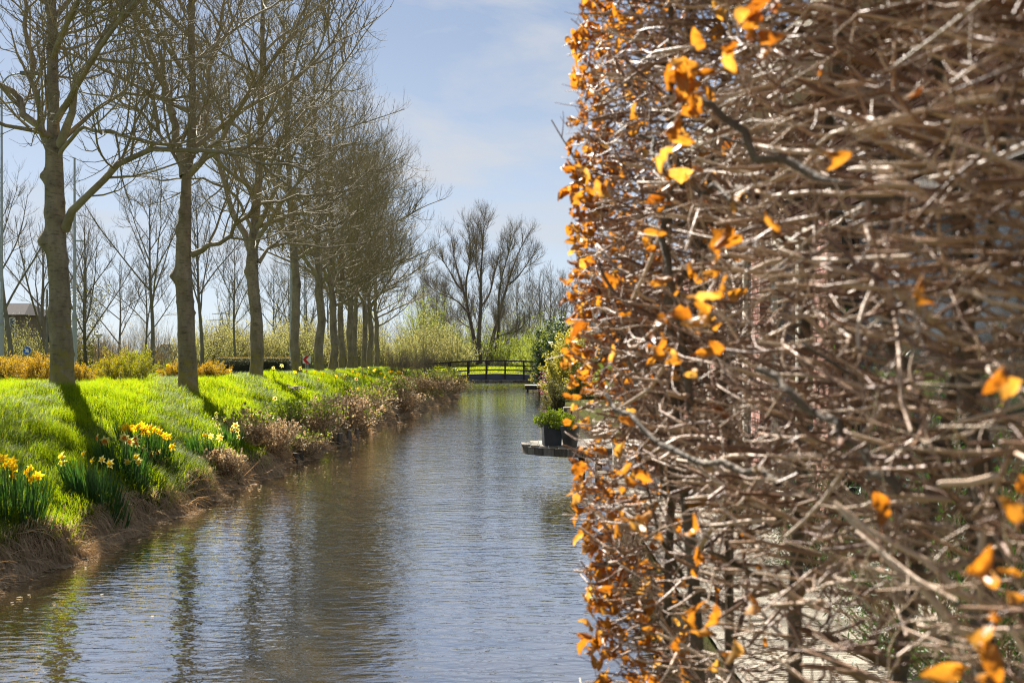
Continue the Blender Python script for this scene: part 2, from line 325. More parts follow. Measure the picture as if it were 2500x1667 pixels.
Xg, Yg = np.meshgrid(xf, yf); Zg = gz(Xg, Yg); Zg[0] = -0.6; Zg[1] = np.where(np.abs(Xg[1]) < 6, 0.14, Zg[1]); grid_sheet(land, Xg, Yg, Zg)
def ground_mat():
    m, n, l = new_mat('ground')
    tcn = n.new('ShaderNodeTexCoord'); sx = n.new('ShaderNodeSeparateXYZ'); l.new(tcn.outputs['Object'], sx.inputs[0])
    no = n.new('ShaderNodeTexNoise'); no.inputs['Scale'].default_value = 1.4; no.inputs['Detail'].default_value = 8; l.new(tcn.outputs['Object'], no.inputs['Vector'])
    n2 = n.new('ShaderNodeTexNoise'); n2.inputs['Scale'].default_value = 14; n2.inputs['Detail'].default_value = 5; l.new(tcn.outputs['Object'], n2.inputs['Vector'])
    rg_ = ramp(n, [(0.3, (0.045, 0.06, 0.012)), (0.5, (0.07, 0.10, 0.014)), (0.7, (0.10, 0.12, 0.025))]); l.new(no.outputs['Fac'], rg_.inputs['Fac'])
    rs = ramp(n, [(0.3, (0.03, 0.022, 0.014)), (0.7, (0.08, 0.06, 0.04))]); l.new(n2.outputs['Fac'], rs.inputs['Fac'])
    mr = n.new('ShaderNodeMapRange'); mr.inputs[1].default_value = 0.2; mr.inputs[2].default_value = 0.5; l.new(sx.outputs['Z'], mr.inputs[0])
    mx_ = n.new('ShaderNodeMix'); mx_.data_type = 'RGBA'; l.new(mr.outputs[0], mx_.inputs[0]); l.new(rs.outputs['Color'], mx_.inputs[6]); l.new(rg_.outputs['Color'], mx_.inputs[7])
    p = n.new('ShaderNodeBsdfPrincipled'); p.inputs['Roughness'].default_value = 1.0; p.inputs['Specular IOR Level'].default_value = 0.0
    l.new(mx_.outputs[2], p.inputs['Base Color'])
    b = n.new('ShaderNodeBump'); b.inputs['Strength'].default_value = 0.8; b.inputs['Distance'].default_value = 0.05; l.new(n2.outputs['Fac'], b.inputs['Height']); l.new(b.outputs['Normal'], p.inputs['Normal'])
    o = n.new('ShaderNodeOutputMaterial'); l.new(p.outputs[0], o.inputs['Surface']); return m
land.build('ground', ground_mat(), smooth=True, kind='structure')

def water_mat():
    m, n, l = new_mat('canal_water')
    tcn = n.new('ShaderNodeTexCoord')
    def nz_(st, sc, det, rot=0.0):
        mp_ = n.new('ShaderNodeMapping'); mp_.inputs['Scale'].default_value = st; mp_.inputs['Rotation'].default_value = (0, 0, rot); l.new(tcn.outputs['Object'], mp_.inputs['Vector'])
        t = n.new('ShaderNodeTexNoise'); t.inputs['Scale'].default_value = sc; t.inputs['Detail'].default_value = det; t.inputs['Roughness'].default_value = 0.5; t.inputs['Distortion'].default_value = 0.5
        l.new(mp_.outputs['Vector'], t.inputs['Vector']); return t.outputs['Fac']
    a = nz_((1, 2.6, 1), 3.6, 2, 0.15); b_ = nz_((1, 1.8, 1), 11, 2, -0.25); c = nz_((1, 1.5, 1), 0.9, 1)
    def madd(x, k, y=None):
        t = n.new('ShaderNodeMath'); t.operation = 'MULTIPLY_ADD'; l.new(x, t.inputs[0]); t.inputs[1].default_value = k
        if y is not None: l.new(y, t.inputs[2])
        else: t.inputs[2].default_value = 0
        return t.outputs[0]
    h = madd(c, 1.2, madd(b_, 0.32, madd(a, 1.0)))
    bp = n.new('ShaderNodeBump'); 
    pt = nz_((1, 0.6, 1), 0.22, 2); ptr = n.new('ShaderNodeMapRange'); ptr.inputs[1].default_value = 0.35; ptr.inputs[2].default_value = 0.65; ptr.inputs[3].default_value = 0.7; ptr.inputs[4].default_value = 1.0; l.new(pt, ptr.inputs[0]); l.new(ptr.outputs[0], bp.inputs['Strength']); bp.inputs['Distance'].default_value = 0.0105; l.new(h, bp.inputs['Height'])
    df = n.new('ShaderNodeBsdfDiffuse'); df.inputs['Color'].default_value = (0.05, 0.035, 0.010, 1)
    gl = n.new('ShaderNodeBsdfGlossy'); gl.inputs['Color'].default_value = (0.95, 0.96, 1.0, 1); gl.inputs['Roughness'].default_value = 0.03; l.new(bp.outputs['Normal'], gl.inputs['Normal'])
    lw = n.new('ShaderNodeLayerWeight'); lw.inputs['Blend'].default_value = 0.5; l.new(bp.outputs['Normal'], lw.inputs['Normal'])
    pw = n.new('ShaderNodeMath'); pw.operation = 'POWER'; pw.inputs[1].default_value = 1.45; l.new(lw.outputs['Facing'], pw.inputs[0])
    ms = n.new('ShaderNodeMixShader'); l.new(pw.outputs[0], ms.inputs[0]); l.new(df.outputs[0], ms.inputs[1]); l.new(gl.outputs[0], ms.inputs[2])
    o = n.new('ShaderNodeOutputMaterial'); l.new(ms.outputs[0], o.inputs['Surface']); return m
wg = Geo(); wg.add([(-40, -25, 0), (40, -25, 0), (40, 73, 0), (-40, 73, 0)], quads=[[0, 1, 2, 3]])
wg.build('water', water_mat(), kind='structure')

def vnoise(x, y, f, seed):
    """Smooth random field between 0 and 1 (f cells per metre)."""
    T_ = rg(seed).random((64, 64)); X, Y = x * f, y * f; i, j = np.floor(X).astype(int), np.floor(Y).astype(int); a, b = X - i, Y - j; a, b = a * a * (3 - 2 * a), b * b * (3 - 2 * b)
    q = lambda di, dj: T_[(i + di) % 64, (j + dj) % 64]
    return (q(0, 0) * (1 - a) + q(1, 0) * a) * (1 - b) + (q(0, 1) * (1 - a) + q(1, 1) * a) * b
# grass: blades over the bank, denser where the camera is near
R_ = rg(11)
def scatter_bank(n, y0, y1, s0, s1, r, p=1.35):
    q = r.random(n); a = 1 - p; y = (y0 ** a + q * (y1 ** a - y0 ** a)) ** (1 / a)
    s = s0 + (s1 - s0) * r.random(n); return xw(y) - s, y, s
gg = Geo()
x, y, s = scatter_bank(390000, 7.5, 70, 0.12, 7.5, R_)
v_ok = (x / y * F + CU > -60)
x, y, s = x[v_ok], y[v_ok], s[v_ok]
tuft = np.clip(vnoise(x, y, 4.5, 1) * 1.5 - .25, 0, 1)
big = np.clip(.6 * vnoise(x, y, .55, 2) + .55 * vnoise(x, y, 1.5, 3) - .08, 0, 1)
keep = R_.random(len(x)) < 0.18 + 0.9 * tuft
x, y, s, tuft, big = x[keep], y[keep], s[keep], tuft[keep], big[keep]
L = (0.07 + 0.17 * tuft * (0.45 + 0.55 * big) + 0.07 * R_.random(len(x))) * np.interp(s, [0.1, 0.5, 3, 7], [0.9, 1.0, 1.0, 0.8])
tn = np.clip(0.30 + 0.16 * R_.standard_normal(len(x)) + 0.16 * (1 - big) * (1 - .6 * tuft) + np.interp(s, [0.1, 0.22, 0.40], [0.30, 0.08, 0.0]) + .35 * np.clip(vnoise(x, y, 1.1, 9) - .72, 0, 1) + 0.5 * (R_.random(len(x)) < 0.012), 0, 1)
hd = np.sin(x * 3.1 + y) * 1.4 - 0.6 + R_.standard_normal(len(x)) * 0.9
gg.blades(np.stack([x, y, gz(x, y) - 0.01], 1), hd, L, 0.0042 * (0.75 + y / 22), 0.25 + 0.5 * R_.random(len(x)), tn, 0.35)
gr = gg.build('grass', M['grass'], kind='stuff'); tag(gr, 'long bright green grass covering the sloping left canal bank', 'grass')

# rougher thin grass beyond the trees
x, y, s = scatter_bank(60000, 14, 70, 7.0, 26, R_, 1.01); L = R_.uniform(.06, .16, len(x)); kp = (x / y * F + CU > -60); x, y, L = x[kp], y[kp], L[kp]
g2_ = Geo(); g2_.blades(np.stack([x, y, gz(x, y) - .01], 1), R_.uniform(0, 6.28, len(x)), L, .012, R_.uniform(.2, .6, len(x)), np.clip(.35 + .2 * R_.standard_normal(len(x)), 0, 1))
tag(g2_.build('grass', M['grass'], kind='stuff'), 'thin rough grass on the verge beyond the tree row', 'grass')
# far meadow behind the bridge
mg = Geo(); n = 30000; xm = R_.uniform(-6, 6, n); ym = 72.3 + 24 * R_.random(n) ** 1.5
mg.blades(np.stack([xm, ym, gz(xm, ym)], 1), R_.uniform(0, 6.28, n), R_.uniform(0.08, 0.2, n), 0.02, R_.uniform(0.2, 0.6, n), np.clip(0.5 + 0.25 * R_.standard_normal(n), 0, 1))
tag(mg.build('grass', M['grass'], kind='stuff'), 'short green meadow grass beyond the footbridge', 'grass')

# dry straw hanging over the cut edge of the bank
def straw(n, y0, y1, r, lo, hi, p=1.3, s0=0.06, s1=0.23):
    x, y, s = scatter_bank(n, y0, y1, s0, s1, r, p)
    z = gz(x, y) + 0.01; clump = 0.5 + 0.5 * np.sin(y * 5.3 + 1.5 * np.sin(y * 2.1)); L = (lo + (hi - lo) * r.random(n)) * (0.5 + 0.65 * clump)
    out = np.stack([np.ones(n), r.normal(-.1, 0.8, n), r.normal(-0.1, 0.35, n)], 1); out = nrm(out)
    P = [np.stack([x, y, z], 1)]; d = out
    for i in range(4):
        d = nrm(d + np.array([0.0, 0, -0.72]) + r.normal(0, 0.20, (n, 3))); P.append(P[-1] + d * (L / 4)[:, None])
    P = np.stack(P, 1); P[..., 2] = np.maximum(P[..., 2], 0.005 + 0.02 * r.random((n, 1)))
    return P, np.clip(0.60 + 0.22 * r.standard_normal(n), 0, 1)
sg = Geo()
for cnt, y0, y1, lo, hi, wd in ((13000, 7.6, 30, 0.12, 0.38, 0.0024), (9000, 30, 58, 0.2, 0.45, 0.005)):
    P, tn = straw(cnt, y0, y1, R_, lo, hi)
    sg.tubes(P, np.repeat(np.array([[1, .9, .8, .6, .2]]), len(P), 0) * wd, 3, tn)
x, y, s = scatter_bank(14000, 7.6, 60, 0.08, 0.28, R_)     # short upright and matted stalks on the lip
sg.blades(np.stack([x, y, gz(x, y)], 1), R_.normal(-0.2, 1.2, len(x)), R_.uniform(0.04, 0.13, len(x)), 0.004 * (0.7 + y / 25), R_.uniform(0.3, 0.9, len(x)), np.clip(0.55 + 0.22 * R_.standard_normal(len(x)), 0, 1), 0.5)
nt = 900; yt = 7.6 * (58 / 7.6) ** R_.random(nt); m = 44; Y = np.repeat(yt, m) + R_.normal(0, .035, nt * m); X = xw(Y) + R_.normal(-.16, .06, nt * m); Z = np.maximum(gz(X, Y), .12) + np.repeat(R_.uniform(-.16, .0, nt), m)
fan = np.repeat(R_.normal(-.4, .75, nt), m) + R_.normal(0, .35, nt * m); dr = nrm(np.stack([np.cos(fan), np.sin(fan), R_.normal(.12, .35, nt * m)], 1)); Lt = np.repeat(R_.uniform(.12, .30, nt), m) * R_.uniform(.6, 1.15, nt * m)      # tussocks arching out over the water
PT = [np.stack([X, Y, Z], 1)]; dd_ = dr
for i in range(5): dd_ = nrm(dd_ + np.array([.03, 0, -.55]) + R_.normal(0, .1, dr.shape)); PT.append(PT[-1] + dd_ * (Lt / 5)[:, None])
PT = np.stack(PT, 1); PT[..., 2] = np.maximum(PT[..., 2], .008); 
nk_ = 700; yk = 7.6 * (50 / 7.6) ** R_.random(nk_); xk = xw(yk) - .14 + R_.normal(0, .06, nk_); zk = np.maximum(gz(xk, yk), .10)      # stray broken stalks sticking out
PK = grow(np.stack([xk, yk, zk], 1), np.stack([R_.normal(.8, .5, nk_), R_.normal(-.3, .8, nk_), R_.normal(-.1, .5, nk_)], 1) , R_.uniform(.12, .42, nk_), 6, -.45, .14, R_); PK[..., 2] = np.maximum(PK[..., 2], .01)
sg.tubes(PK, np.tile([[1, 1, .9, .8, .6, .4]], (nk_, 1)) * (.0024 * (.8 + yk / 22))[:, None], 4, R_.uniform(.6, 1, nk_))
sg.tubes(PT, np.array([1, .95, .9, .75, .55, .2])[None] * (0.0018 * (.8 + Y / 22))[:, None], 3, np.clip(np.repeat(R_.normal(.66, .2, nt), m) + .15 * R_.standard_normal(nt * m), 0, 1))
tag(sg.build('dry_grass', M['straw'], kind='stuff'), 'dead straw coloured grass hanging over the cut bank edge', 'dry grass')

# leaves and scraps floating along the bank
fg = Geo(); n = 260
yfl = 7.5 + 42 * R_.random(n) ** 1.6; xfl = xw(yfl) + 0.12 + np.abs(R_.normal(0, 0.28, n)) + (R_.random(n) < 0.12) * R_.uniform(0, 3, n)
fg.cards(np.stack([xfl, yfl, np.full(n, 0.006)], 1), nrm(np.stack([R_.normal(0, 1, n), R_.normal(0, 1, n), np.zeros(n)], 1)), np.tile([[0, 0, 1.0]], (n, 1)), R_.uniform(0.025, 0.06, n), R_.uniform(0.015, 0.035, n), 0.15, R_.random(n))
tag(fg.build('fallen_leaves', M['straw'], kind='stuff'), 'pale fallen leaves and scraps floating along the bank', 'floating leaves')
# ------------------------------------------------------------------ trees
def resample(pts, n):
    pts = np.asarray(pts, float); d = np.concatenate([[0], np.cumsum(np.linalg.norm(np.diff(pts, axis=0), axis=1))]); t = np.linspace(0, d[-1], n)
    o = np.stack([np.interp(t, d, pts[:, k]) for k in range(3)], 1)
    for _ in range(2): o[1:-1] = 0.25 * o[:-2] + 0.5 * o[1:-1] + 0.25 * o[2:]
    return o
def shoots(P, R, per, t0, t1, ang, angsd, r, out=None, weight=None, jitter=True):
    """Pick points along parent shoots and directions leaving them: start, direction, parent radius there, t, parent length."""
    Mn, n, _ = P.shape
    seg = np.linalg.norm(np.diff(P, axis=1), axis=2); plen = seg.sum(1)
    w = plen / plen.sum() if weight is None else weight
    cnt = np.maximum(1, np.round(w * per * Mn)).astype(int) if per >= 1 else (r.random(Mn) < per).astype(int)
    pi = np.repeat(np.arange(Mn), cnt); N = len(pi)
    t = t0 + (t1 - t0) * r.random(N); f = t * (n - 1); i = np.minimum(f.astype(int), n - 2); a = (f - i)[:, None]
    st = P[pi, i] * (1 - a) + P[pi, i + 1] * a; T = nrm(P[pi, i + 1] - P[pi, i])
    rr = R[pi, i] * (1 - a[:, 0]) + R[pi, i + 1] * a[:, 0]
    q = r.normal(0, 1, (N, 3)); q[:, 2] += 0.25
    if out is not None: q += out
    N_ = nrm(q - (q * T).sum(1, keepdims=True) * T)
    A = np.radians(ang + angsd * r.standard_normal(N))[:, None]
    return st, np.cos(A) * T + np.sin(A) * N_, rr, t, plen[pi]
def taper(r0, r1, n, M, p=1.0):
    t = np.linspace(0, 1, n) ** p
    return r0[:, None] * (1 - t) + r1[:, None] * t if not np.isscalar(r0) else np.tile(r0 * (1 - t) + r1 * t, (M, 1))
def twigs_from(g, P, R, r, spec, tk=3):
    """spec: list of (per, t0, t1, ang, sd, len range, up, wig, npts, radius cap, sides). Each level grows from the one before."""
    for (per, t0, t1, ang, sd, l0, l1, up, wig, n, cap, k) in spec:
        st, d, rr, t, pl = shoots(P, R, per, t0, t1, ang, sd, r)
        L = (l0 + (l1 - l0) * r.random(len(st))) * (1.15 - 0.55 * t)
        r0 = np.minimum(rr * 0.75, cap * (0.7 + 0.6 * r.random(len(st))))
        P2 = grow(st, d, L, n, up, wig, r); R2 = taper(r0, r0 * 0.45, n, len(st))
        g.tubes(P2, R2, k, r.random(len(st))); P, R = P2, R2
    return P, R
def trunk_geo(pts, rad, seed, nk=20, n=230, knots=(), flare=0.35, fh=0.5):
    """A trunk with root flare, wandering girth, swollen burls, and sunken dark branch scars."""
    r = rg(seed); p = resample(pts, n); d = np.concatenate([[0], np.cumsum(np.linalg.norm(np.diff(p, axis=0), axis=1))])
    R = np.interp(d, rad[0], rad[1]); a = np.linspace(0, 2 * np.pi, nk, endpoint=False)
    RR = np.repeat(R[:, None], nk, 1) * (1 + flare * np.exp(-d / (fh * 0.45))[:, None] * (1 + 0.35 * np.cos(a * 5 + r.uniform(0, 6))[None]))
    for _ in range(5):
        RR *= 1 + 0.022 * np.sin(d[:, None] * r.uniform(1.5, 7) + a[None] * r.integers(1, 4) + r.uniform(0, 6))
    sc = np.zeros_like(RR)
    kn = list(knots)
    for _ in range(int(d[-1] * 3.6)): kn.append((r.uniform(0.3, d[-1]), r.uniform(0, 6.28), r.uniform(0.02, 0.045), r.choice([0.04, 0.06, 0.09]), r.random() < 0.55))
    for (h, an, amp, w, dark) in kn:
        da = np.abs((a - an + np.pi) % (2 * np.pi) - np.pi)[None] * R[:, None]; dh = (d - h)[:, None]
        el_ = 1.15 + 1.3 * (amp < .05) * r.random(); q = (da ** 2 * (0.55 if amp < .05 else 1) + (dh * el_ + .25 * da * np.sin(h * 40)) ** 2) / (w * w); RR += amp * np.exp(-q * 0.8)
        if dark: RR -= amp * 0.8 * np.exp(-q * 5); sc = np.maximum(sc, r.uniform(.62, .95) * np.exp(-q * 2.4))
    T = nrm(np.gradient(p, axis=0)); U = nrm(np.cross(T, np.array([[0, 1.0, 0]]))); V = np.cross(T, U)
    v = p[:, None] + RR[..., None] * (np.cos(a)[None, :, None] * U[:, None] + np.sin(a)[None, :, None] * V[:, None])
    idx = np.arange(n * nk).reshape(n, nk); A, B = idx[:-1], idx[1:]
    g = Geo(); g.add(v.reshape(-1, 3), quads=np.stack([A, np.roll(A, -1, 1), np.roll(B, -1, 1), B], -1).reshape(-1, 4), tint=0.5 * np.ones(n * nk) * 0 + 0.25 + 0.75 * sc.ravel())
    return g, p, R
CROWN = [(11, 0.12, 1.0, 46, 14, 1.0, 2.1, 0.55, 0.10, 6, 0.020, 4),
         (6.8, 0.10, 1.0, 48, 15, 0.45, 1.05, 0.6, 0.13, 5, 0.0095, 3),
         (3.4, 0.15, 1.0, 44, 15, 0.16, 0.42, 0.5, 0.12, 3, 0.0055, 3)]
def row_tree(loc, tr_pts, rad, limbs, seed, label, H=13.0, n_extra=16, knots=(), z0=3.4, spec=CROWN, extra_len=(2.2, 5.2), nk=32):
    """One tree of the row: trunk to the leader, given main limbs, more limbs up the leader, then branches and twigs."""
    r = rg(seed); base = np.asarray(loc, float)
    root = empty('bare_tree', tuple(base), 0, label, 'tree', 'bare trees in a row along the canal bank')
    tp = np.asarray(tr_pts, float) - base; tp[0, 2] = -0.15
    tg, p, R = trunk_geo(tp, rad, seed, knots=knots, nk=nk); part(tg, 'trunk', M['bark'], root, True)
    Ls, Rs = [], []
    for (pts, r0, r1) in limbs:
        q = resample(np.asarray(pts, float) - base, 14); Rl = np.linspace(r0, r1, 14); Rl[:2] *= (1.35, 1.1)
        q[1:-1] += r.normal(0, 0.03, (12, 3))
        g = Geo(); g.tubes(q, Rl, 9, 0.3); part(g, 'limb', M['limb'], root, True); Ls.append(q); Rs.append(Rl)
    # further limbs up the leader
    hh = np.linspace(z0, H * 0.93, n_extra) + r.normal(0, 0.15, n_extra); az = np.arange(n_extra) * 2.4 + r.normal(0, 0.4, n_extra)
    zz = p[:, 2]; st = np.stack([np.interp(hh, zz, p[:, 0]), np.interp(hh, zz, p[:, 1]), hh], 1); rr = np.interp(hh, zz, R)
    el = np.radians(r.uniform(22, 48, n_extra)); dd = np.stack([np.cos(az) * np.cos(el), np.sin(az) * np.cos(el), np.sin(el)], 1)
    L = np.interp(hh, [z0, H * 0.35, H], [extra_len[1] * 0.85, extra_len[1], extra_len[0] * 0.6]) * r.uniform(0.8, 1.1, n_extra)
    P1 = grow(st, dd, L, 14, 0.55, 0.07, r, 0.25); R1 = taper(np.minimum(rr * 0.62, 0.062), np.full(n_extra, 0.012), 14, n_extra)
    for i in range(n_extra):
        g = Geo(); g.tubes(P1[i], R1[i], 7, 0.3); part(g, 'limb', M['limb'], root, True)
    P = np.concatenate([np.array(Ls).reshape(-1, 14, 3), P1]); RA = np.concatenate([np.array(Rs).reshape(-1, 14), R1])
    # the leader itself also carries branches
    top = p[p[:, 2] > z0]; lead = resample(top, 14)[None]; leadR = np.interp(lead[..., 2], zz, R)
    P = np.concatenate([P, lead]); RA = np.concatenate([RA, leadR])
    g = Geo(); twigs_from(g, P, RA, r, spec); part(g, 'crown', M['twig'], root)
    return root
GRP = 'bare trees in a row along the canal bank'
def wp(d, dd=0.0): return lambda pts: [W(u, v, d + dd * i / max(1, len(pts) - 1)) for i, (u, v) in enumerate(pts)]
# the first three trees follow the photograph limb by limb
b = np.array([*W(155, 955, 18.0)[:2], 0]); b[2] = gz(b[0], b[1]); D = 18.0
tA = [(b[0], b[1], b[2])] + [W(u, v, D) for u, v in [(150, 860), (146, 740), (138, 600), (133, 480), (131, 370), (130, 250), (128, 120), (126, 0)]] + [W(124, -300, D), W(128, -700, D), W(126, -1000, D)]
row_tree(b, tA, ([0, 1.0, 2.2, 3.0, 3.9, 4.4, 6, 9, 12.3], [0.178, 0.168, 0.158, 0.15, 0.13, 0.092, 0.075, 0.045, 0.012]),
    [(wp(18, -1.2)([(158, 560), (175, 525), (215, 470), (262, 415), (330, 372), (420, 366), (520, 362), (640, 395), (760, 420)]), 0.062, 0.016),
     (wp(18, 0.8)([(135, 400), (100, 320), (60, 265), (10, 210), (-60, 150), (-140, 40)]), 0.075, 0.02),
     (wp(18, 1.0)([(140, 380), (112, 330), (88, 250), (76, 150), (66, 20), (50, -150)]), 0.055, 0.02),
     (wp(18, -1.0)([(140, 370), (165, 300), (190, 210), (230, 120), (300, 50), (380, -40), (470, -160)]), 0.065, 0.02),
     (wp(18, 0.5)([(142, 350), (200, 285), (260, 240), (330, 222), (400, 228), (470, 255), (560, 240)]), 0.04, 0.013),
     (wp(18, -1.5)([(140, 395), (170, 320), (220, 310), (330, 340), (420, 360), (500, 330)]), 0.034, 0.012),
     (wp(18, -2.2)([(130, 330), (80, 310), (0, 300), (-120, 290), (-260, 250)]), 0.04, 0.012)],
    101, 'thick grey trunk by the golden shrub, one limb arching out low to the right', H=12.6, n_extra=15, z0=4.3,
    knots=[(2.55, 0.1, 0.12, 0.13, False), (3.55, 0.1, 0.09, 0.09, False), (2.95, 1.2, 0.05, 0.1, True), (2.45, 1.0, 0.05, 0.09, True), (1.6, 1.8, 0.04, 0.08, True), (1.25, 1.7, 0.03, 0.1, True)])
D = 21.5; b = np.array([*W(457, 938, D)[:2], 0]); b[2] = gz(b[0], b[1])
tB = [tuple(b)] + [W(u, v, D) for u, v in [(458, 860), (452, 750), (447, 640), (452, 520), (456, 430), (468, 340), (470, 200), (466, 60), (466, -60), (470, -350), (474, -620)]]
row_tree(b, tB, ([0, 1.0, 2.4, 3.3, 4.2, 5.5, 9, 12.3], [0.175, 0.168, 0.15, 0.13, 0.085, 0.07, 0.04, 0.012]),
    [(wp(D, -1.0)([(468, 622), (505, 610), (545, 580), (590, 530), (625, 500), (690, 485), (780, 470)]), 0.05, 0.016),
     (wp(D, 0.8)([(452, 430), (436, 340), (425, 270), (400, 180), (365, 110), (330, 40), (300, -60)]), 0.085, 0.03),
     (wp(D, 0)([(425, 280), (412, 230), (355, 130), (320, 20), (290, -120)]), 0.045, 0.02),
     (wp(D, -1.2)([(462, 425), (500, 380), (540, 330), (600, 240), (660, 150), (720, 70), (780, -30)]), 0.055, 0.018),
     (wp(D, 1.5)([(460, 400), (505, 330), (510, 220), (525, 100), (560, -40)]), 0.05, 0.02),
     (wp(D, -1.8)([(464, 415), (520, 375), (600, 350), (690, 372), (790, 380)]), 0.034, 0.012),
     (wp(D, 1.0)([(448, 420), (400, 330), (330, 260), (250, 225), (170, 230)]), 0.036, 0.012)],
    102, 'second bare tree from the canal row start, trunk knobbly with a fork high up', H=12.4, n_extra=14, z0=4.6,
    knots=[(2.4, 0.05, 0.10, 0.12, False), (3.25, 0.15, 0.07, 0.09, True), (2.3, 1.6, 0.045, 0.1, True), (1.4, 1.5, 0.03, 0.08, True), (3.6, 1.0, 0.04, 0.07, True)])
D = 30.0; b = np.array([*W(625, 922, D)[:2], 0]); b[2] = gz(b[0], b[1])
tC = [tuple(b)] + [W(u, v, D) for u, v in [(628, 860), (626, 780), (618, 700), (615, 640), (618, 580), (627, 500), (633, 400), (636, 280), (640, 140), (642, 0), (645, -200), (646, -340)]]
row_tree(b, tC, ([0, 1.2, 2.6, 3.6, 4.6, 6, 10, 13.5], [0.172, 0.165, 0.15, 0.14, 0.10, 0.085, 0.045, 0.012]),
    [(wp(D, 1.5)([(612, 610), (596, 570), (575, 530), (555, 470), (535, 400), (505, 300), (490, 180), (470, 60)]), 0.085, 0.02),
     (wp(D, -1.5)([(622, 600), (650, 545), (690, 490), (740, 430), (800, 380), (860, 350)]), 0.065, 0.015),
     (wp(D, 1.0)([(632, 640), (650, 600), (690, 592), (760, 600), (830, 605), (900, 590)]), 0.045, 0.012),
     (wp(D, -2.0)([(624, 560), (660, 490), (690, 400), (700, 280), (720, 150), (745, 20)]), 0.06, 0.02),
     (wp(D, -2.0)([(616, 560), (580, 480), (520, 440), (450, 430), (390, 440)]), 0.045, 0.012)],
    103, 'third bare tree of the canal row, standing before the clipped dark hedge', H=13.4, n_extra=16, z0=3.9,
    knots=[(3.3, 1.6, 0.05, 0.13, True), (3.0, 0.1, 0.07, 0.12, False), (1.6, 1.6, 0.03, 0.13, True)])
# the rest of the row
def generic_row(u, vb, d, seed, label, lean=0.0, H=13.0, r0=0.16, fork=3.6, spec=CROWN, xl=(2.2, 5.2), nlow=4):
    r = rg(seed); b = np.array([*W(u, vb, d)[:2], 0]); b[2] = gz(b[0], b[1])
    zs = np.array([0, 1, 2, 3, fork, fork + 1, 6, 8, 10, 12, H]); zs = np.unique(np.clip(zs, 0, H))
    wx = lean * zs / H + 0.06 * np.sin(zs * 1.3 + seed) + 0.05 * np.sin(zs * 2.9 + seed * 2); wy = 0.05 * np.sin(zs * 1.7 + seed)
    pts = [(b[0] + (wx[i] - wx[0]), b[1] + wy[i] - wy[0], b[2] + zs[i]) for i in range(len(zs))]
    limbs = []
    for k in range(nlow):
        az = (-0.3, 2.7, 1.0, 4.4, 0.5)[k] + r.normal(0, 0.3); h = fork + (-0.3, 0.0, 0.25, 0.4, 0.7)[k] + r.normal(0, 0.15); e = np.radians((38, 52, 55, 48, 30)[k])
        L = (3.9, 3.9, 4.2, 3.9, 3.8)[k] * r.uniform(0.85, 1.15)
        q = grow(np.array([[np.interp(h, zs, wx) - wx[0], 0, h]]), np.array([[np.cos(az) * np.cos(e), np.sin(az) * np.cos(e), np.sin(e)]]), np.array([L]), 9, 0.75, 0.10, r, 0.25)[0] + b
        limbs.append((q, 0.062 * r.uniform(0.8, 1.1), 0.014))
    return row_tree(b, pts, ([0, 1, fork, fork + 1.2, 8, H], [r0, r0 * 0.95, r0 * 0.82, r0 * 0.55, r0 * 0.36, 0.012]), limbs, seed, label, H=H, n_extra=15, z0=fork + 0.3, spec=spec, extra_len=xl, nk=18)
MID = [(11, 0.10, 1.0, 46, 14, 1.0, 2.2, 0.55, 0.10, 5, 0.020, 3), (6.0, 0.08, 1.0, 48, 15, 0.45, 1.05, 0.6, 0.13, 4, 0.0105, 3), (3.0, 0.15, 1.0, 44, 15, 0.18, 0.45, 0.5, 0.1, 2, 0.0065, 3)]
t4 = generic_row(728, 912, 38.0, 104, 'fourth bare tree of the row, slim trunk just left of the chevron sign', -0.5, 13.2, 0.158, 4.0)
t5 = generic_row(780, 907, 43.0, 105, 'fifth bare tree of the row, trunk just right of the chevron sign', -0.3, 13.5, 0.178, 3.4, MID, (2.4, 6.0), 5)
t6 = generic_row(808, 906, 48.0, 106, 'sixth bare tree of the row, with a dark hollow where it forks', -0.2, 13.0, 0.172, 3.0, MID, (2.4, 6.0), 5)
rest = [(833, 906, 51.0, t4, 1.9, 'seventh bare tree in the canal row'), (854, 903, 54.5, t5, 3.6, 'eighth bare tree in the canal row, set close behind the seventh'),
        (869, 902, 57.5, t6, 2.2, 'ninth bare tree in the canal row, half hidden by the eighth trunk'), (888, 903, 60.0, t4, 4.5, 'tenth bare tree in the row, first of the last close trio'),
        (902, 902, 63.5, t5, 5.5, 'eleventh bare tree in the row, middle of the last close trio'), (917, 901, 66.5, t6, 0.5, 'last bare tree of the row, the one closest to the bridge')]
for (u, vb, d, src, rz, lab) in rest:
    q = W(u, vb, d); z = float(gz(q[0], q[1])); dup(src, (q[0], q[1], z), rz, lab, GRP, 0.93 if src is not t6 else 0.9)

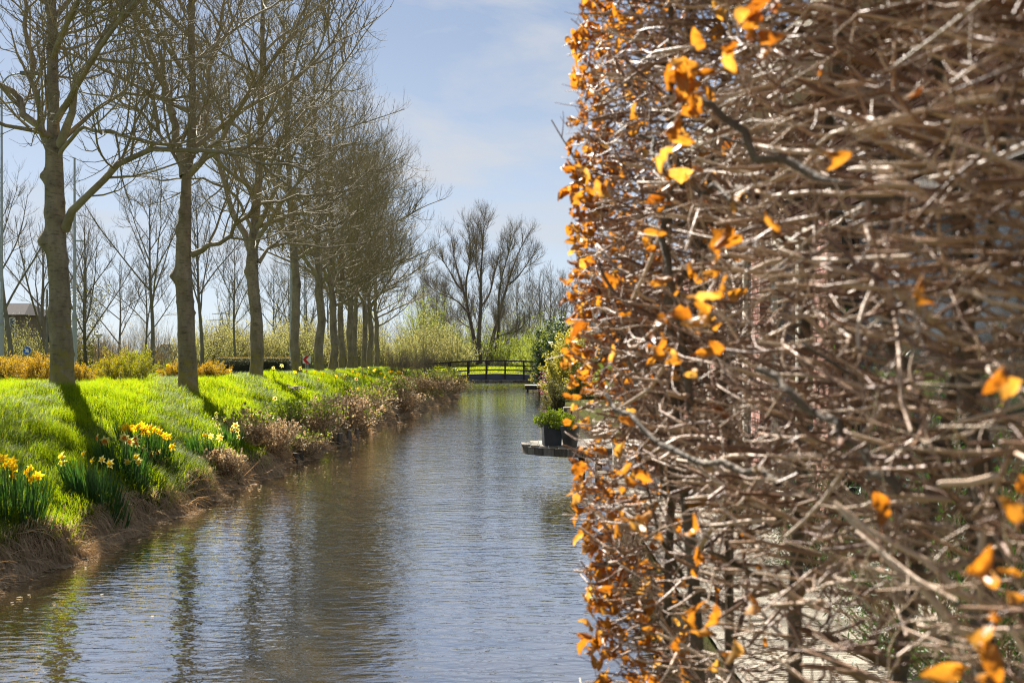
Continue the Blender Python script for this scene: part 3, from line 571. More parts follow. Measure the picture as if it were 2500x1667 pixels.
# ---- trees beyond the row
FAR = [(7, 0.15, 1.0, 40, 14, 0.9, 2.0, 0.6, 0.09, 5, 0.018, 3), (6, 0.1, 1.0, 42, 15, 0.4, 1.0, 0.6, 0.1, 4, 0.011, 3), (3.0, 0.2, 1.0, 42, 15, 0.2, 0.45, 0.4, 0.1, 2, 0.008, 3)]
def far_tree(u, vb, vt, d, r0, seed, label, fork=0.33, nl=9, el=(48, 72), spread=0.42, spec=FAR, lean=0.0, group='bare trees standing across the road', name='bare_tree', mat='far_twig', zb=None, tw=1.0):
    r = rg(seed); q = W(u, vb, d); z = float(gz(q[0], q[1])) if zb is None else zb; H = HC - (vt - CV) / F * d - z
    root = empty(name, (q[0], q[1], z), 0, label, 'tree', group)
    zs = np.linspace(-0.15, H, 12); wx = lean * np.clip(zs, 0, None) / H + 0.04 * np.sin(zs * 1.1 + seed); pts = np.stack([wx, 0.04 * np.sin(zs * 1.4 + seed), zs], 1)
    tg = Geo(); p = resample(pts, 24); R = np.interp(p[:, 2], [0, 0.3, H * fork, H], [r0 * 1.25, r0, r0 * 0.75, 0.012]); tg.tubes(p, R, 10, 0.3); part(tg, 'trunk', M['far_bark'], root, True)
    hh = H * (fork + (0.9 - fork) * np.linspace(0, 1, nl) ** 1.1); az = np.arange(nl) * 2.4 + r.uniform(0, 6); e = np.radians(r.uniform(*el, nl))
    st = np.stack([np.interp(hh, p[:, 2], p[:, 0]), np.interp(hh, p[:, 2], p[:, 1]), hh], 1); L = (H - hh) * r.uniform(0.75, 1.0, nl) / np.sin(e) * 0.95 * (0.6 + spread)
    P1 = grow(st, np.stack([np.cos(az) * np.cos(e), np.sin(az) * np.cos(e), np.sin(e)], 1), L, 10, 0.5, 0.05, r, 0.3)
    R1 = taper(np.interp(hh, p[:, 2], R) * 0.62, np.full(nl, 0.012), 10, nl)
    lg = Geo(); lg.tubes(P1, R1, 6, 0.3); part(lg, 'limbs', M['far_bark'], root, True)
    P = np.concatenate([P1, resample(p[p[:, 2] > H * fork], 10)[None]]); RA = np.concatenate([R1, np.interp(P[-1:, :, 2], p[:, 2], R)])
    g = Geo(); twigs_from(g, P, RA, r, spec); part(g, 'crown', M[mat], root)
    return root
far_tree(30, 912, 430, 52, 0.115, 201, 'bare street tree at the photo edge, beside the grey lamp post and hedge', 0.34, 9, (45, 68), 0.5, lean=-0.9)
far_tree(104, 880, 545, 68, 0.17, 202, 'dark bare tree low forked behind the traffic sign back', 0.2, 9, (40, 62), 0.5)
far_tree(208, 882, 525, 66, 0.13, 203, 'upright bare tree wrapped in green ivy behind the tall lamp post', 0.15, 14, (58, 76), 0.25)
far_tree(293, 872, 640, 90, 0.12, 204, 'wide low bare tree behind the globe of the park lamp', 0.22, 9, (35, 60), 0.6)
far_tree(357, 874, 660, 72, 0.09, 205, 'small bare tree just behind the slender upright street tree', 0.33, 8, (45, 65), 0.5)
far_tree(374, 886, 462, 58, 0.11, 206, 'slender bare street tree with a tall spreading crown between the two thick trunks', 0.36, 11, (42, 64), 0.5, lean=-0.25)
far_tree(494, 902, 470, 56, 0.10, 207, 'slender bare street tree right of the second thick trunk', 0.33, 10, (48, 68), 0.4, lean=-0.35)
far_tree(572, 888, 585, 74, 0.09, 208, 'small bare tree with a thin stem in front of the pale willow scrub', 0.40, 8, (45, 62), 0.45)
ORD = ['first', 'second', 'third', 'fourth', 'fifth', 'sixth', 'seventh']
for i, (u, vt, d) in enumerate([(560, 690, 120), (668, 655, 105), (705, 640, 112), (748, 660, 108), (800, 640, 118)]):
    far_tree(u, 880, vt, d, 0.13, 220 + i, ORD[i] + ' pale wood tree behind the willow scrub, counted from the pylon side', 0.18, 10, (40, 66), 0.5, group='bare wood trees behind the scrub', mat='willow_twig', spec=FAR[:2] + [(2.5, 0.2, 1.0, 42, 15, 0.25, 0.6, 0.4, 0.1, 2, 0.011, 3)])
for i, (u, vt, d) in enumerate([(1035, 640, 112), (1066, 655, 118), (1085, 690, 115)]):
    far_tree(u, 882, vt, d, 0.11, 230 + i, ORD[2 - i] + ' thin upright bare tree counted leftwards from the big willow', 0.2, 11, (58, 76), 0.25, group='thin trees left of the willow')
for i, (u, vt, d) in enumerate([(1262, 690, 125), (1292, 655, 128), (1318, 660, 122), (1345, 652, 130), (1372, 664, 126), (1405, 680, 124), (1440, 690, 128)]):
    far_tree(u, 880, vt, d, 0.13, 240 + i, ORD[i] + ' slim bare poplar counted rightwards from the big willow', 0.15, 13, (60, 78), 0.22, group='slim poplars right of the willow')
M['willow_bark'] = solid('willow_bark', [(0.08, 0.062, 0.046), (0.13, 0.10, 0.075), (0.18, 0.145, 0.11)], 2, 0.9)
# the big willow beyond the bridge
wr = rg(77); D = 95.0; wb = W(1177, 888, D); wb[2] = gz(wb[0], wb[1])
wroot = empty('willow_tree', tuple(wb), 0, 'large many stemmed bare willow behind the footbridge', 'tree')
stems = [([(1166, 888), (1160, 840), (1152, 800), (1143, 760), (1134, 715), (1120, 675), (1108, 630), (1100, 575)], .24, 2),
         ([(1172, 888), (1168, 830), (1170, 790), (1176, 745), (1172, 690), (1178, 620), (1180, 560), (1184, 520)], .26, -1),
         ([(1188, 888), (1200, 830), (1212, 790), (1224, 750), (1236, 700), (1252, 650), (1272, 600), (1292, 565)], .25, 1),
         ([(1192, 888), (1212, 860), (1218, 810), (1218, 760), (1216, 720), (1226, 670), (1242, 620), (1256, 568)], .2, -3),
         ([(1144, 765), (1120, 735), (1092, 722), (1064, 712), (1040, 690)], .11, 3), ([(1140, 745), (1136, 690), (1150, 630), (1148, 575), (1142, 545)], .13, -2),
         ([(1134, 715), (1112, 690), (1092, 650), (1070, 625)], .10, 1), ([(1177, 745), (1196, 720), (1206, 670), (1222, 610), (1228, 585)], .12, 2),
         ([(1240, 695), (1262, 680), (1290, 640), (1310, 610)], .09, -2), ([(1152, 800), (1128, 790), (1110, 770), (1085, 775)], .07, 2),
         ([(1172, 690), (1160, 640), (1164, 580), (1166, 540)], .1, 2), ([(1204, 830), (1226, 815), (1262, 810), (1290, 780)], .09, -2)]
WP, WR = [], []
for pts, r0, dy in stems:
    q = np.array(wp(D, dy)(pts)) - wb; q = resample(q, 14); q[:, 1] += np.linspace(0, dy, 14) * .3
    Rl = np.linspace(r0 * .82, 0.015, 14); g = Geo(); g.tubes(q, Rl, 8, 0.3); part(g, 'stem', M['willow_bark'], wroot, True); WP.append(q); WR.append(Rl)
g = Geo(); twigs_from(g, np.array(WP), np.array(WR), wr, [(26, 0.22, 1.0, 32, 12, 1.0, 2.4, 0.7, 0.07, 6, 0.022, 3), (12, 0.15, 1.0, 30, 12, 0.6, 1.4, 0.55, 0.07, 5, 0.012, 3), (3.2, 0.2, 1.0, 28, 10, 0.3, 0.7, 0.4, 0.08, 3, 0.009, 3)])
part(g, 'crown', M['far_twig'], wroot)
# ------------------------------------------------------------------ shrubs and scrub
M['gold'] = leafy('golden_spirea', [(0.22, 0.115, 0.02), (0.33, 0.20, 0.025), (0.42, 0.28, 0.035), (0.40, 0.32, 0.04), (0.26, 0.27, 0.03)], 0.45, 0.5, (1.35, 1.2, 0.5))
M['goldgreen'] = leafy('yellow_green_spirea', [(0.24, 0.14, 0.015), (0.30, 0.22, 0.018), (0.30, 0.28, 0.02), (0.26, 0.30, 0.022), (0.19, 0.26, 0.022)], 0.45, 0.5, (1.35, 1.25, 0.5))
M['catkin'] = leafy('willow_bud', [(0.24, 0.20, 0.09), (0.33, 0.29, 0.13), (0.40, 0.38, 0.19), (0.32, 0.35, 0.12)], 0.45, 0.6, (1.25, 1.25, 0.8))
M['catkin_green'] = leafy('young_willow_leaf', [(0.17, 0.17, 0.045), (0.22, 0.25, 0.05), (0.28, 0.32, 0.07), (0.34, 0.35, 0.14)], 0.5, 0.6, (1.25, 1.3, 0.6))
M['rustbud'] = leafy('rusty_bud', [(0.20, 0.135, 0.06), (0.30, 0.215, 0.10), (0.37, 0.29, 0.14)], 0.45, 0.7)
M['evergreen'] = leafy('evergreen_leaf', [(0.012, 0.026, 0.012), (0.022, 0.045, 0.017), (0.04, 0.07, 0.022)], 0.2, 0.28, (1.3, 1.4, 0.5), 0.6)
M['boxleaf'] = leafy('box_leaf', [(0.03, 0.042, 0.03), (0.06, 0.075, 0.05), (0.10, 0.11, 0.08)], 0.2, 0.5, spec=0.3)
M['boxtop'] = leafy('box_new_leaf', [(0.16, 0.10, 0.045), (0.24, 0.16, 0.06), (0.22, 0.2, 0.06)], 0.4, 0.5)
M['varieg'] = leafy('variegated_leaf', [(0.10, 0.13, 0.025), (0.26, 0.26, 0.045), (0.42, 0.38, 0.09), (0.50, 0.47, 0.18)], 0.35, 0.4)
M['olive'] = leafy('olive_leaf', [(0.05, 0.065, 0.02), (0.11, 0.11, 0.03), (0.18, 0.15, 0.05)], 0.35, 0.45)
M['lime'] = leafy('lime_leaf', [(0.13, 0.20, 0.02), (0.24, 0.33, 0.03), (0.36, 0.42, 0.06)], 0.5, 0.35, (1.35, 1.3, 0.5), 0.5)
M['pink'] = leafy('pink_blossom', [(0.36, 0.10, 0.26), (0.48, 0.20, 0.36)], 0.4, 0.6)
M['deadhead'] = leafy('dead_flower_head', [(0.34, 0.225, 0.11), (0.50, 0.365, 0.20), (0.62, 0.48, 0.30), (0.68, 0.57, 0.42)], 0.5, 0.7, (1.1, 1.0, 0.9))
M['heather_twig'] = solid('dry_stem', [(0.20, 0.14, 0.085), (0.34, 0.25, 0.155), (0.45, 0.35, 0.23)], 4, 0.8, tint=0.5)
M['yew'] = leafy('yew_needle', [(0.018, 0.045, 0.012), (0.035, 0.085, 0.018), (0.07, 0.14, 0.03)], 0.3, 0.4, (1.3, 1.3, 0.5), 0.4)
def shrub(name, loc, rx, ry, h, nst, per, nleaf, ls, leafm, seed, label, cat='shrub', group=None, twm='twig', up=0.25, tr=0.006, lmin=0.35, palette=None, droop=0.0, el0=15, spread=1.0, inner=0.0, leaf_aspect=0.55, mats_extra=None):
    """Stems fan from the base to an uneven dome; leaves sit along the outer twigs. rx, ry, h are the dome's half widths and height."""
    r = rg(seed); root = empty(name, tuple(loc), 0, label, cat, group)
    az = r.uniform(0, 2 * np.pi, nst); e = np.radians(el0 + (88 - el0) * r.random(nst) ** 0.8)
    st = np.stack([np.cos(az) * rx * 0.3 * r.random(nst), np.sin(az) * ry * 0.3 * r.random(nst), np.full(nst, -0.03)], 1)
    d = np.stack([np.cos(az) * np.cos(e) * spread, np.sin(az) * np.cos(e) * spread, np.sin(e)], 1); dn = nrm(d)
    L = 1 / np.sqrt((dn[:, 0] / rx) ** 2 + (dn[:, 1] / ry) ** 2 + (dn[:, 2] / h) ** 2) * r.uniform(0.7, 1.04, nst)
    P = grow(st, d, L, 7, up, 0.10, r, droop); R = taper(np.full(nst, tr), np.full(nst, tr * 0.4), 7, nst)
    g = Geo(); g.tubes(P, R, 4, r.random(nst))
    s2, d2, rr, t, pl = shoots(P, R, per, 0.25, 1.0, 38, 14, r)
    P2 = grow(s2, d2, pl * r.uniform(0.12, 0.3, len(s2)), 4, up, 0.14, r); R2 = taper(rr * 0.6, rr * 0.3, 4, len(s2)); g.tubes(P2, R2, 3, r.random(len(s2)))
    part(g, 'stems', M[twm], root)
    if nleaf:
        A = np.concatenate([P[:, 3:].reshape(-1, 4, 3), P2]); k = r.integers(0, len(A), nleaf); f = r.random(nleaf) * 2.999; i = f.astype(int); a = (f - i)[:, None]
        pos = A[k, i] * (1 - a) + A[k, i + 1] * a + r.normal(0, ls * 0.5, (nleaf, 3)); pos[:, 2] = np.maximum(pos[:, 2], 0.02)
        ax = nrm(nrm(pos - np.array([0, 0, h * 0.3])) * 0.6 + r.normal(0, 0.7, (nleaf, 3)) + np.array([0, 0, 0.3])); nr = r.normal(0, 1, (nleaf, 3)) + np.array([0, 0, 0.6])
        hn = pos[:, 2] / h; tn = np.clip((palette(pos, r) if palette else r.random(nleaf)), 0, 1)
        g2 = Geo(); sz = ls * r.uniform(0.6, 1.25, nleaf); g2.cards(pos, ax, nr, sz, sz * leaf_aspect, 0.2, tn)
        part(g2, 'foliage', M[leafm], root, kind='stuff')
        if mats_extra:
            mname, frac, pname = mats_extra; n2 = int(nleaf * frac); top = np.argsort(-(pos[:, 2] / h + 0.25 * r.random(nleaf)))[:n2]
            g3 = Geo(); g3.cards(pos[top] + np.array([0, 0, ls * 0.3]), ax[top], nr[top], sz[top], sz[top] * leaf_aspect, 0.2, r.random(n2)); part(g3, pname, M[mname], root, kind='stuff')
    return root
def at(u, v, d):
    q = W(u, v, d); q[2] = gz(q[0], q[1]); return q
gp = lambda lo, hi: (lambda pos, r: lo + (hi - lo) * r.random(len(pos)))
GS = 'golden leaved shrubs behind the grass'
shrub('golden_shrub', at(302, 945, 23.0), 0.92, 0.7, 0.70, 110, 10, 20000, 0.026, 'goldgreen', 301, 'biggest rounded shrub with yellow green leaves between the two thick trunks', group=GS, palette=lambda p, r: 0.25 + 0.55 * r.random(len(p)) + 0.25 * np.sin(p[:, 0] * 5) * 0.5, el0=5)
for (u, v, d, rx, h, sd, lab) in [(95, 960, 22.5, 0.62, 0.62, 302, 'orange gold shrub right against the first thick trunk'), (15, 960, 23.5, 0.72, 0.5, 303, 'low orange gold shrub at the photo edge below the blue sign'),
        (60, 950, 26.0, 0.6, 0.55, 304, 'orange gold shrub behind, in front of the blue sign post'), (190, 950, 21.5, 0.34, 0.42, 305, 'small gold shrub squeezed between first trunk and the big round shrub'),
        (428, 935, 27.0, 0.36, 0.42, 306, 'small gold shrub touching the second thick trunk on its near road side'), (515, 934, 28.0, 0.5, 0.46, 307, 'gold shrub between the second trunk and the dark clipped hedge')]:
    shrub('golden_shrub', at(u, v, d), rx * 1.15, rx, h, 90, 9, int(15000 * rx / .55), 0.025, 'gold', sd, lab, group=GS, palette=lambda p, r: 0.15 + 0.6 * r.random(len(p)) + 0.1 * np.sin(p[:, 0] * 7), el0=3)
def box_hedge(u0, u1, vb, d, h, depth, seed, label, lf=0.035):
    r = rg(seed); a = at(u0, vb, d); b2 = at(u1, vb, d); Lx = b2[0] - a[0]; root = empty('clipped_hedge', ((a[0] + b2[0]) / 2, d, a[2]), 0, label, 'hedge')
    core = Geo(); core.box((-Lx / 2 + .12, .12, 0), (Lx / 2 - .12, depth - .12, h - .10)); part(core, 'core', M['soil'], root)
    n = int(8000 * max(1, Lx * h / 1.2)); f = r.random(n)
    pos = np.stack([r.uniform(-Lx / 2, Lx / 2, n), np.where(f < .6, 0.0 + np.abs(r.normal(0, .03, n)), r.uniform(0, depth, n)), np.where(f < .6, r.uniform(0.02, h, n), h + r.normal(0, .015, n))], 1)
    k = f > .9; pos[k, 0] = np.where(r.random(k.sum()) < .5, -Lx / 2, Lx / 2); pos[k, 2] = r.uniform(0, h, k.sum()); pos += r.normal(0, .015, pos.shape)
    pos[:, 1] += 0.06 * np.sin(pos[:, 0] * 2.3); pos[:, 2] += 0.02 * np.sin(pos[:, 0] * 3.1) * (pos[:, 2] > h * .7)
    g = Geo(); g.cards(pos, r.normal(0, 1, (n, 3)) + np.array([0, -.5, .5]), r.normal(0, 1, (n, 3)), lf, lf * .6, .2, r.random(n)); part(g, 'foliage', M['boxleaf'], root, kind='stuff')
    m_ = int(n * .28); pos = np.stack([r.uniform(-Lx / 2, Lx / 2, m_), r.uniform(-.02, depth, m_), h + np.abs(r.normal(.015, .02, m_))], 1)
    g = Geo(); g.cards(pos, r.normal(0, .6, (m_, 3)) + np.array([0, 0, 1]), r.normal(0, 1, (m_, 3)), lf * .9, lf * .5, .2, r.random(m_)); part(g, 'young_leaves', M['boxtop'], root, kind='stuff')
    return root
box_hedge(527, 706, 922, 44.0, 0.80, 1.2, 331, 'dark clipped hedge with brownish top behind the third trunk')
box_hedge(-60, 66, 912, 54.0, 0.42, 1.0, 332, 'low dark clipped hedge behind the golden shrubs at the photo edge')

# scrub masses far behind
def scrub(name, u0, u1, d0, d1, h0, h1, n, leafm, twm, seed, label, leaf=0.07, nleaf=30000, cat='scrub', up=0.35, zfix=None):
    r = rg(seed); g = Geo(); gl = Geo()
    d = r.uniform(d0, d1, n); u = r.uniform(u0, u1, n); bx = (u - CU) / F * d; H = (h0 + (h1 - h0) * r.random(n)) * (0.75 + 0.25 * np.sin(u * 0.035 + seed) + 0.15 * np.sin(u * 0.11))
    bs = np.stack([bx, d, gz(bx, d)], 1); k = 9
    bs = np.repeat(bs, k, 0) + r.normal(0, 0.25, (n * k, 3)) * np.array([1, 1, 0]); az = r.uniform(0, 6.28, n * k); e = np.radians(r.uniform(42, 88, n * k)); H = np.repeat(H, k)
    P = grow(bs, np.stack([np.cos(az) * np.cos(e), np.sin(az) * np.cos(e), np.sin(e)], 1), H * r.uniform(0.6, 1.1, n * k), 5, up, 0.08, r); R = taper(np.full(n * k, 0.016), np.full(n * k, 0.006), 5, n * k)
    g.tubes(P, R, 3, r.random(n * k))
    s2, d2, rr, t, pl = shoots(P, R, 6, 0.2, 1.0, 30, 12, r); P2 = grow(s2, d2, pl * r.uniform(0.15, 0.35, len(s2)), 3, 0.5, 0.1, r); g.tubes(P2, taper(np.full(len(s2), .007), np.full(len(s2), .004), 3, len(s2)), 3, r.random(len(s2)))
    q = r.integers(0, len(P2), nleaf); f = r.random(nleaf)[:, None]; pos = P2[q, 0] * (1 - f) + P2[q, 2] * f + r.normal(0, .04, (nleaf, 3)); ax = nrm(P2[q, 2] - P2[q, 0]) + r.normal(0, .5, (nleaf, 3)) + np.array([0, 0, .3])
    gl.cards(pos, ax, r.normal(0, 1, (nleaf, 3)), leaf * r.uniform(.6, 1.3, nleaf), leaf * .45, .2, np.clip(r.random(nleaf) * .7 + .3 * (0.5 + .5 * np.sin(pos[:, 0] * .9 + pos[:, 1] * .7)), 0, 1))
    root = empty(name, (0, 0, 0), 0, label, cat); root['kind'] = 'stuff'
    part(g, 'stems', M[twm], root, kind='stuff'); part(gl, 'foliage', M[leafm], root, kind='stuff')
    return root
scrub('willow_scrub', 440, 830, 84, 96, 2.6, 4.2, 190, 'catkin', 'willow_twig', 341, 'pale olive willow scrub behind the clipped hedge and the chevron sign', .11, 60000)
scrub('willow_scrub', 830, 1150, 84, 100, 2.4, 4.0, 160, 'catkin', 'willow_twig', 342, 'pale olive willow scrub between the last row trees and the bridge', .11, 50000)
scrub('willow_scrub', 1030, 1160, 100, 108, 4.0, 6.2, 45, 'catkin_green', 'willow_twig', 343, 'taller fresh green willow scrub left of the big willow', .12, 20000)
scrub('willow_scrub', 1205, 1420, 92, 108, 2.4, 4.2, 80, 'catkin_green', 'willow_twig', 344, 'green leafy scrub to the right of the big willow', .12, 28000)
scrub('bare_scrub', -40, 440, 76, 90, 1.4, 2.6, 150, 'rustbud', 'far_twig', 345, 'reddish brown bare scrub behind the street trees and the park lamp', .06, 16000)
scrub('willow_scrub', -30, 130, 64, 70, 2.2, 3.2, 40, 'catkin', 'willow_twig', 346, 'pale bushy scrub in front of the grey house', .07, 9000)
scrub('far_wood', 80, 1500, 170, 260, 5, 9, 260, 'rustbud', 'far_twig', 347, 'far hazy line of bare wood along the horizon', .16, 12000, 'wood')
scrub('bare_wood', 940, 1330, 112, 126, 5.0, 8.0, 70, 'catkin', 'willow_twig', 348, 'tangled grey brown bare wood filling in around the big willow', .09, 5000, 'wood')
# ivy on the tree behind the lamp post
r_ = rg(350); q = at(208, 882, 66); n = 3600; hz = 5.2 * r_.random(n) ** 1.4; rad = 0.25 + 0.25 * hz * r_.random(n) ** 0.7; az = r_.uniform(0, 6.28, n)
g = Geo(); pos = np.stack([np.cos(az) * rad, np.sin(az) * rad, hz], 1) + q; g.cards(pos, r_.normal(0, 1, (n, 3)), r_.normal(0, 1, (n, 3)), .09, .07, .15, r_.random(n))
tag(g.build('ivy', M['olive']), 'green ivy climbing the upright tree behind the tall lamp post', 'ivy')

# dry shrubs along the water edge, from near to far
BG = 'dry shrubs along the water edge'
def bank_shrub(u, v, d, rx, ry, h, seed, label, leaf='deadhead', nleaf=1600, ls=0.03, nst=110, extra=None, mat='heather_twig'):
    q = at(u, v, d) if d else pick(u, v); return shrub('dry_shrub', q, rx, ry, h, nst, 9, nleaf, ls, leaf, seed, label, group=BG, twm=mat, tr=0.004, el0=20, leaf_aspect=0.8, mats_extra=extra)
S_ = [(540, 1150, .35, .4, .26, 'straw', 700, 'low tussock of pale stems below the cream daffodil clump'), (735, 1112, .5, .6, .36, 'straw', 800, 'straw coloured tussock trailing to the water between the dark and pale stakes'), (870, 1050, .6, .9, .45, 'rustbud', 1100, 'low brown shrub trailing into the water past the pale stakes'), (985, 1005, .7, 1.2, .6, 'deadhead', 1500, 'low spreading dry shrub hanging over the water before the bend'), (1108, 960, .8, 1.3, .8, 'deadhead', 1600, 'dry shrub with pale heads overhanging the water at the very bank point'), (600, 1085, .45, .5, .50, 'deadhead', 900, 'dry tussock with pale dead heads beside the cream daffodil clump'), (665, 1100, .55, .7, .42, 'straw', 700, 'brown tussock of dry stems hanging low over the water edge'),
      (705, 1040, .5, .6, .42, 'lime', 700, 'loose shrub with small fresh green leaves and pale heads on the slope'), (765, 1070, .7, .8, .55, 'deadhead', 1500, 'dense dry shrub above the weathered bank stakes'),
      (835, 1045, .75, .9, .60, 'deadhead', 1700, 'dry shrub full of pinkish dead flower heads right of the stakes'), (905, 1015, .8, 1.0, .65, 'straw', 1300, 'straw coloured shrub half way along the dry bank'),
      (955, 985, .85, 1.1, .8, 'deadhead', 1800, 'taller dry shrub with pale dead flower heads near the far daffodils'), (1010, 975, .9, 1.3, .85, 'rustbud', 1800, 'rust brown bushy shrub on the far bank bend'),
      (1060, 962, .9, 1.4, .95, 'deadhead', 2000, 'dry shrub with pale heads leaning over the water by the bend'), (1095, 950, .8, 1.5, 1.0, 'rustbud', 2200, 'last brown shrub on the bank point before the footbridge')]
for i, (u, v, rx, ry, h, lf, nl, lab) in enumerate(S_):
    bank_shrub(u, v, None, rx * 1.2, ry * 1.2, h * (1.15 if u < 940 else .82), 360 + i, lab, lf, int(nl * 1.4), 0.040 + 0.0018 * i, 130, ('lime', .30, 'green_shoots') if i % 3 else ('deadhead', .5, 'dead_heads'))
for i, (u, d, h, lab) in enumerate([(975, 52, 1.5, 'tall purplish bare twiggy bush behind the dry bank shrubs'), (1030, 56, 1.6, 'tall bare twiggy bush beside the end of the bridge railing')]):
    shrub('bare_shrub', at(u, 920, d), 1.1, 1.1, h, 90, 12, 1200, .04, 'rustbud', 380 + i, lab, group=BG, twm='far_twig', tr=.007, el0=40)
# ------------------------------------------------------------------ daffodils
def flower_mesh(petal, corona, seed, cup=0.02, size=0.042):
    """Six petals round a trumpet; faces along +Y, base of the bloom at the origin."""
    r = rg(seed); g = Geo()
    for k in range(6):
        a = k * math.pi / 3 + r.normal(0, .08); L = size * r.uniform(.88, 1.08); w = size * .55; y = 0.004 * (k % 2) + r.uniform(-.006, .006)
        c, s = math.cos(a), math.sin(a); f = lambda t, q, h: (t * c - q * s, y + h, t * s + q * c)
        v = [f(.004, 0, 0), f(L * .5, w / 2, .006), f(L, 0, -.004 + r.uniform(-.006, .01)), f(L * .5, -w / 2, .006), f(L * .55, 0, -.001)]
        g.add(v, tris=[[0, 1, 4], [1, 2, 4], [4, 2, 3], [0, 4, 3]], tint=r.random())
    k = 10; a = np.linspace(0, 2 * np.pi, k, endpoint=False); rings = [(0.009, 0.0), (0.0105, cup * .6), (0.016, cup)]
    v = np.concatenate([np.stack([R * np.cos(a) * (1 + .1 * (j == 2) * np.cos(a * 5)), np.full(k, y), R * np.sin(a)], 1) for j, (R, y) in enumerate(rings)] + [np.array([[0, 0.004, 0]])])
    q = [[j * k + i, j * k + (i + 1) % k, (j + 1) * k + (i + 1) % k, (j + 1) * k + i] for j in range(2) for i in range(k)]
    g.add(v, quads=q, tris=[[i, (i + 1) % k, 3 * k] for i in range(k)], tint=.5, mi=1)
    return g.mesh('daffodil_flower', [M[petal], M[corona]])
FLW = {'yellow': [flower_mesh('yellow', 'yellow', 400 + i, .024) for i in range(3)], 'cream': [flower_mesh('cream', 'orange', 410 + i, .012) for i in range(3)],
       'pale': [flower_mesh('cream', 'yellow', 420 + i, .02) for i in range(3)], 'gold': [flower_mesh('yellow', 'orange', 430 + i, .018) for i in range(3)]}
def daffodils(loc, wx, wy, h, nleaf, flowers, kind, seed, label, group='daffodil clumps on the bank', fscale=1.0, leafw=.011):
    """Clump: strap leaves leaning outwards, bare stems, blooms on them. flowers: list of (dx, dz above base, dy)."""
    r = rg(seed); root = empty('daffodil_clump', tuple(loc), 0, label, 'daffodils', group)
    a = r.uniform(0, 6.28, nleaf); q = np.sqrt(r.random(nleaf)); bx, by = np.cos(a) * q * wx, np.sin(a) * q * wy
    z = gz(bx + loc[0], by + loc[1]) - loc[2]; g = Geo(); hd = np.arctan2(by, bx) + r.normal(0, .5, nleaf)
    L = h * r.uniform(.7, 1.1, nleaf); mid = np.stack([bx, by, z - .01], 1); d0 = nrm(np.stack([np.cos(hd) * .32 * q, np.sin(hd) * .32 * q, np.ones(nleaf)], 1))
    P = grow(mid, d0, L, 5, -0.10 - 0.35 * 0, .05, r); bend = (r.random(nleaf) < .15)
    P[bend, 3:, 2] -= (L[bend] * .18)[:, None] * np.array([.5, 1.6]); sd = np.stack([-np.sin(hd + 1.0), np.cos(hd + 1.0), np.zeros(nleaf)], 1)
    w = leafw * np.array([.9, 1, .95, .75, .12]); v = np.stack([P - sd[:, None] * w[None, :, None] / 2, P + sd[:, None] * w[None, :, None] / 2], 2)
    i = (np.arange(nleaf) * 10)[:, None]; g.add(v.reshape(-1, 3), quads=np.concatenate([i + np.array([[2 * k, 2 * k + 1, 2 * k + 3, 2 * k + 2]]) for k in range(4)]), tint=np.repeat(r.random(nleaf), 10))
    part(g, 'leaves', M['daff_leaf'], root, kind='stuff')
    sg_ = Geo(); pts = []
    for (dx, dz, dy) in flowers:
        z0 = float(gz(loc[0] + dx * .8, loc[1] + dy)) - loc[2]; p = np.array([[dx * .8, dy, z0], [dx * .92, dy, z0 * .5 + dz * .5], [dx, dy, dz]]); pts.append(p)
    if pts:
        sg_.tubes(np.array(pts), np.full((len(pts), 3), .0035), 4, .6); part(sg_, 'flower_stems', M['daff_leaf'], root)
    for (dx, dz, dy) in flowers:
        mesh_obj(FLW[kind][r.integers(0, 3)], 'flower', root, (dx, dy - .01, dz), (r.uniform(-.25, .35), r.uniform(0, 6.28), math.pi + r.normal(0, .95)), 1.35 * fscale * r.uniform(.85, 1.15))
    return root
def fl(loc, pix, dys=0.0, r=rg(4)):
    """Bloom positions in the clump from where the photograph shows them at the clump's distance."""
    out = []
    for (u, v) in pix:
        w = W(u, v, loc[1]); out.append((w[0] - loc[0], max(.12, w[2] - loc[2]), r.normal(0, .05) + dys))
    return out
c = pick(35, 1248); daffodils(c, .30, .22, .44, 230, fl(c, [(0, 1123), (10, 1118), (22, 1128), (30, 1140), (38, 1133), (36, 1160), (-8, 1130), (72, 1142), (78, 1150), (80, 1168), (93, 1160), (-25, 1135), (15, 1135)]), 'yellow', 501, 'daffodil clump cut by the photo edge, deep yellow trumpets over long leaves')
c = pick(232, 1222); daffodils(c, .30, .20, .38, 300, fl(c, [(151, 1129), (160, 1113), (197, 1110), (236, 1122), (246, 1122), (272, 1130)]), 'pale', 502, 'broad leafy clump close above the cut bank edge with only a few pale blooms')
c = pick(296, 1150); daffodils(c, .24, .2, .38, 240, fl(c, [(243, 1068), (252, 1080), (260, 1076), (302, 1068), (310, 1072), (296, 1074), (325, 1076), (333, 1072), (338, 1080)]), 'cream', 503, 'clump with three big cream blooms with orange cups on its side', fscale=1.15)
c = pick(375, 1135); daffodils(c, .13, .12, .36, 90, fl(c, [(352, 1090), (360, 1098), (366, 1104), (373, 1106), (374, 1115), (362, 1108), (386, 1104)]), 'cream', 504, 'tight bunch of cream and orange blooms right of the three big cream ones')
c = pick(355, 1108); daffodils(c, .32, .18, .38, 260, fl(c, [(290, 1049), (302, 1044), (308, 1044), (316, 1042), (331, 1044), (338, 1040), (344, 1037), (352, 1044), (351, 1058), (360, 1044), (363, 1056), (371, 1041), (378, 1048), (385, 1045), (393, 1053), (403, 1063), (412, 1065), (318, 1050)]), 'yellow', 505, 'clump topped by a dense row of deep yellow blooms')
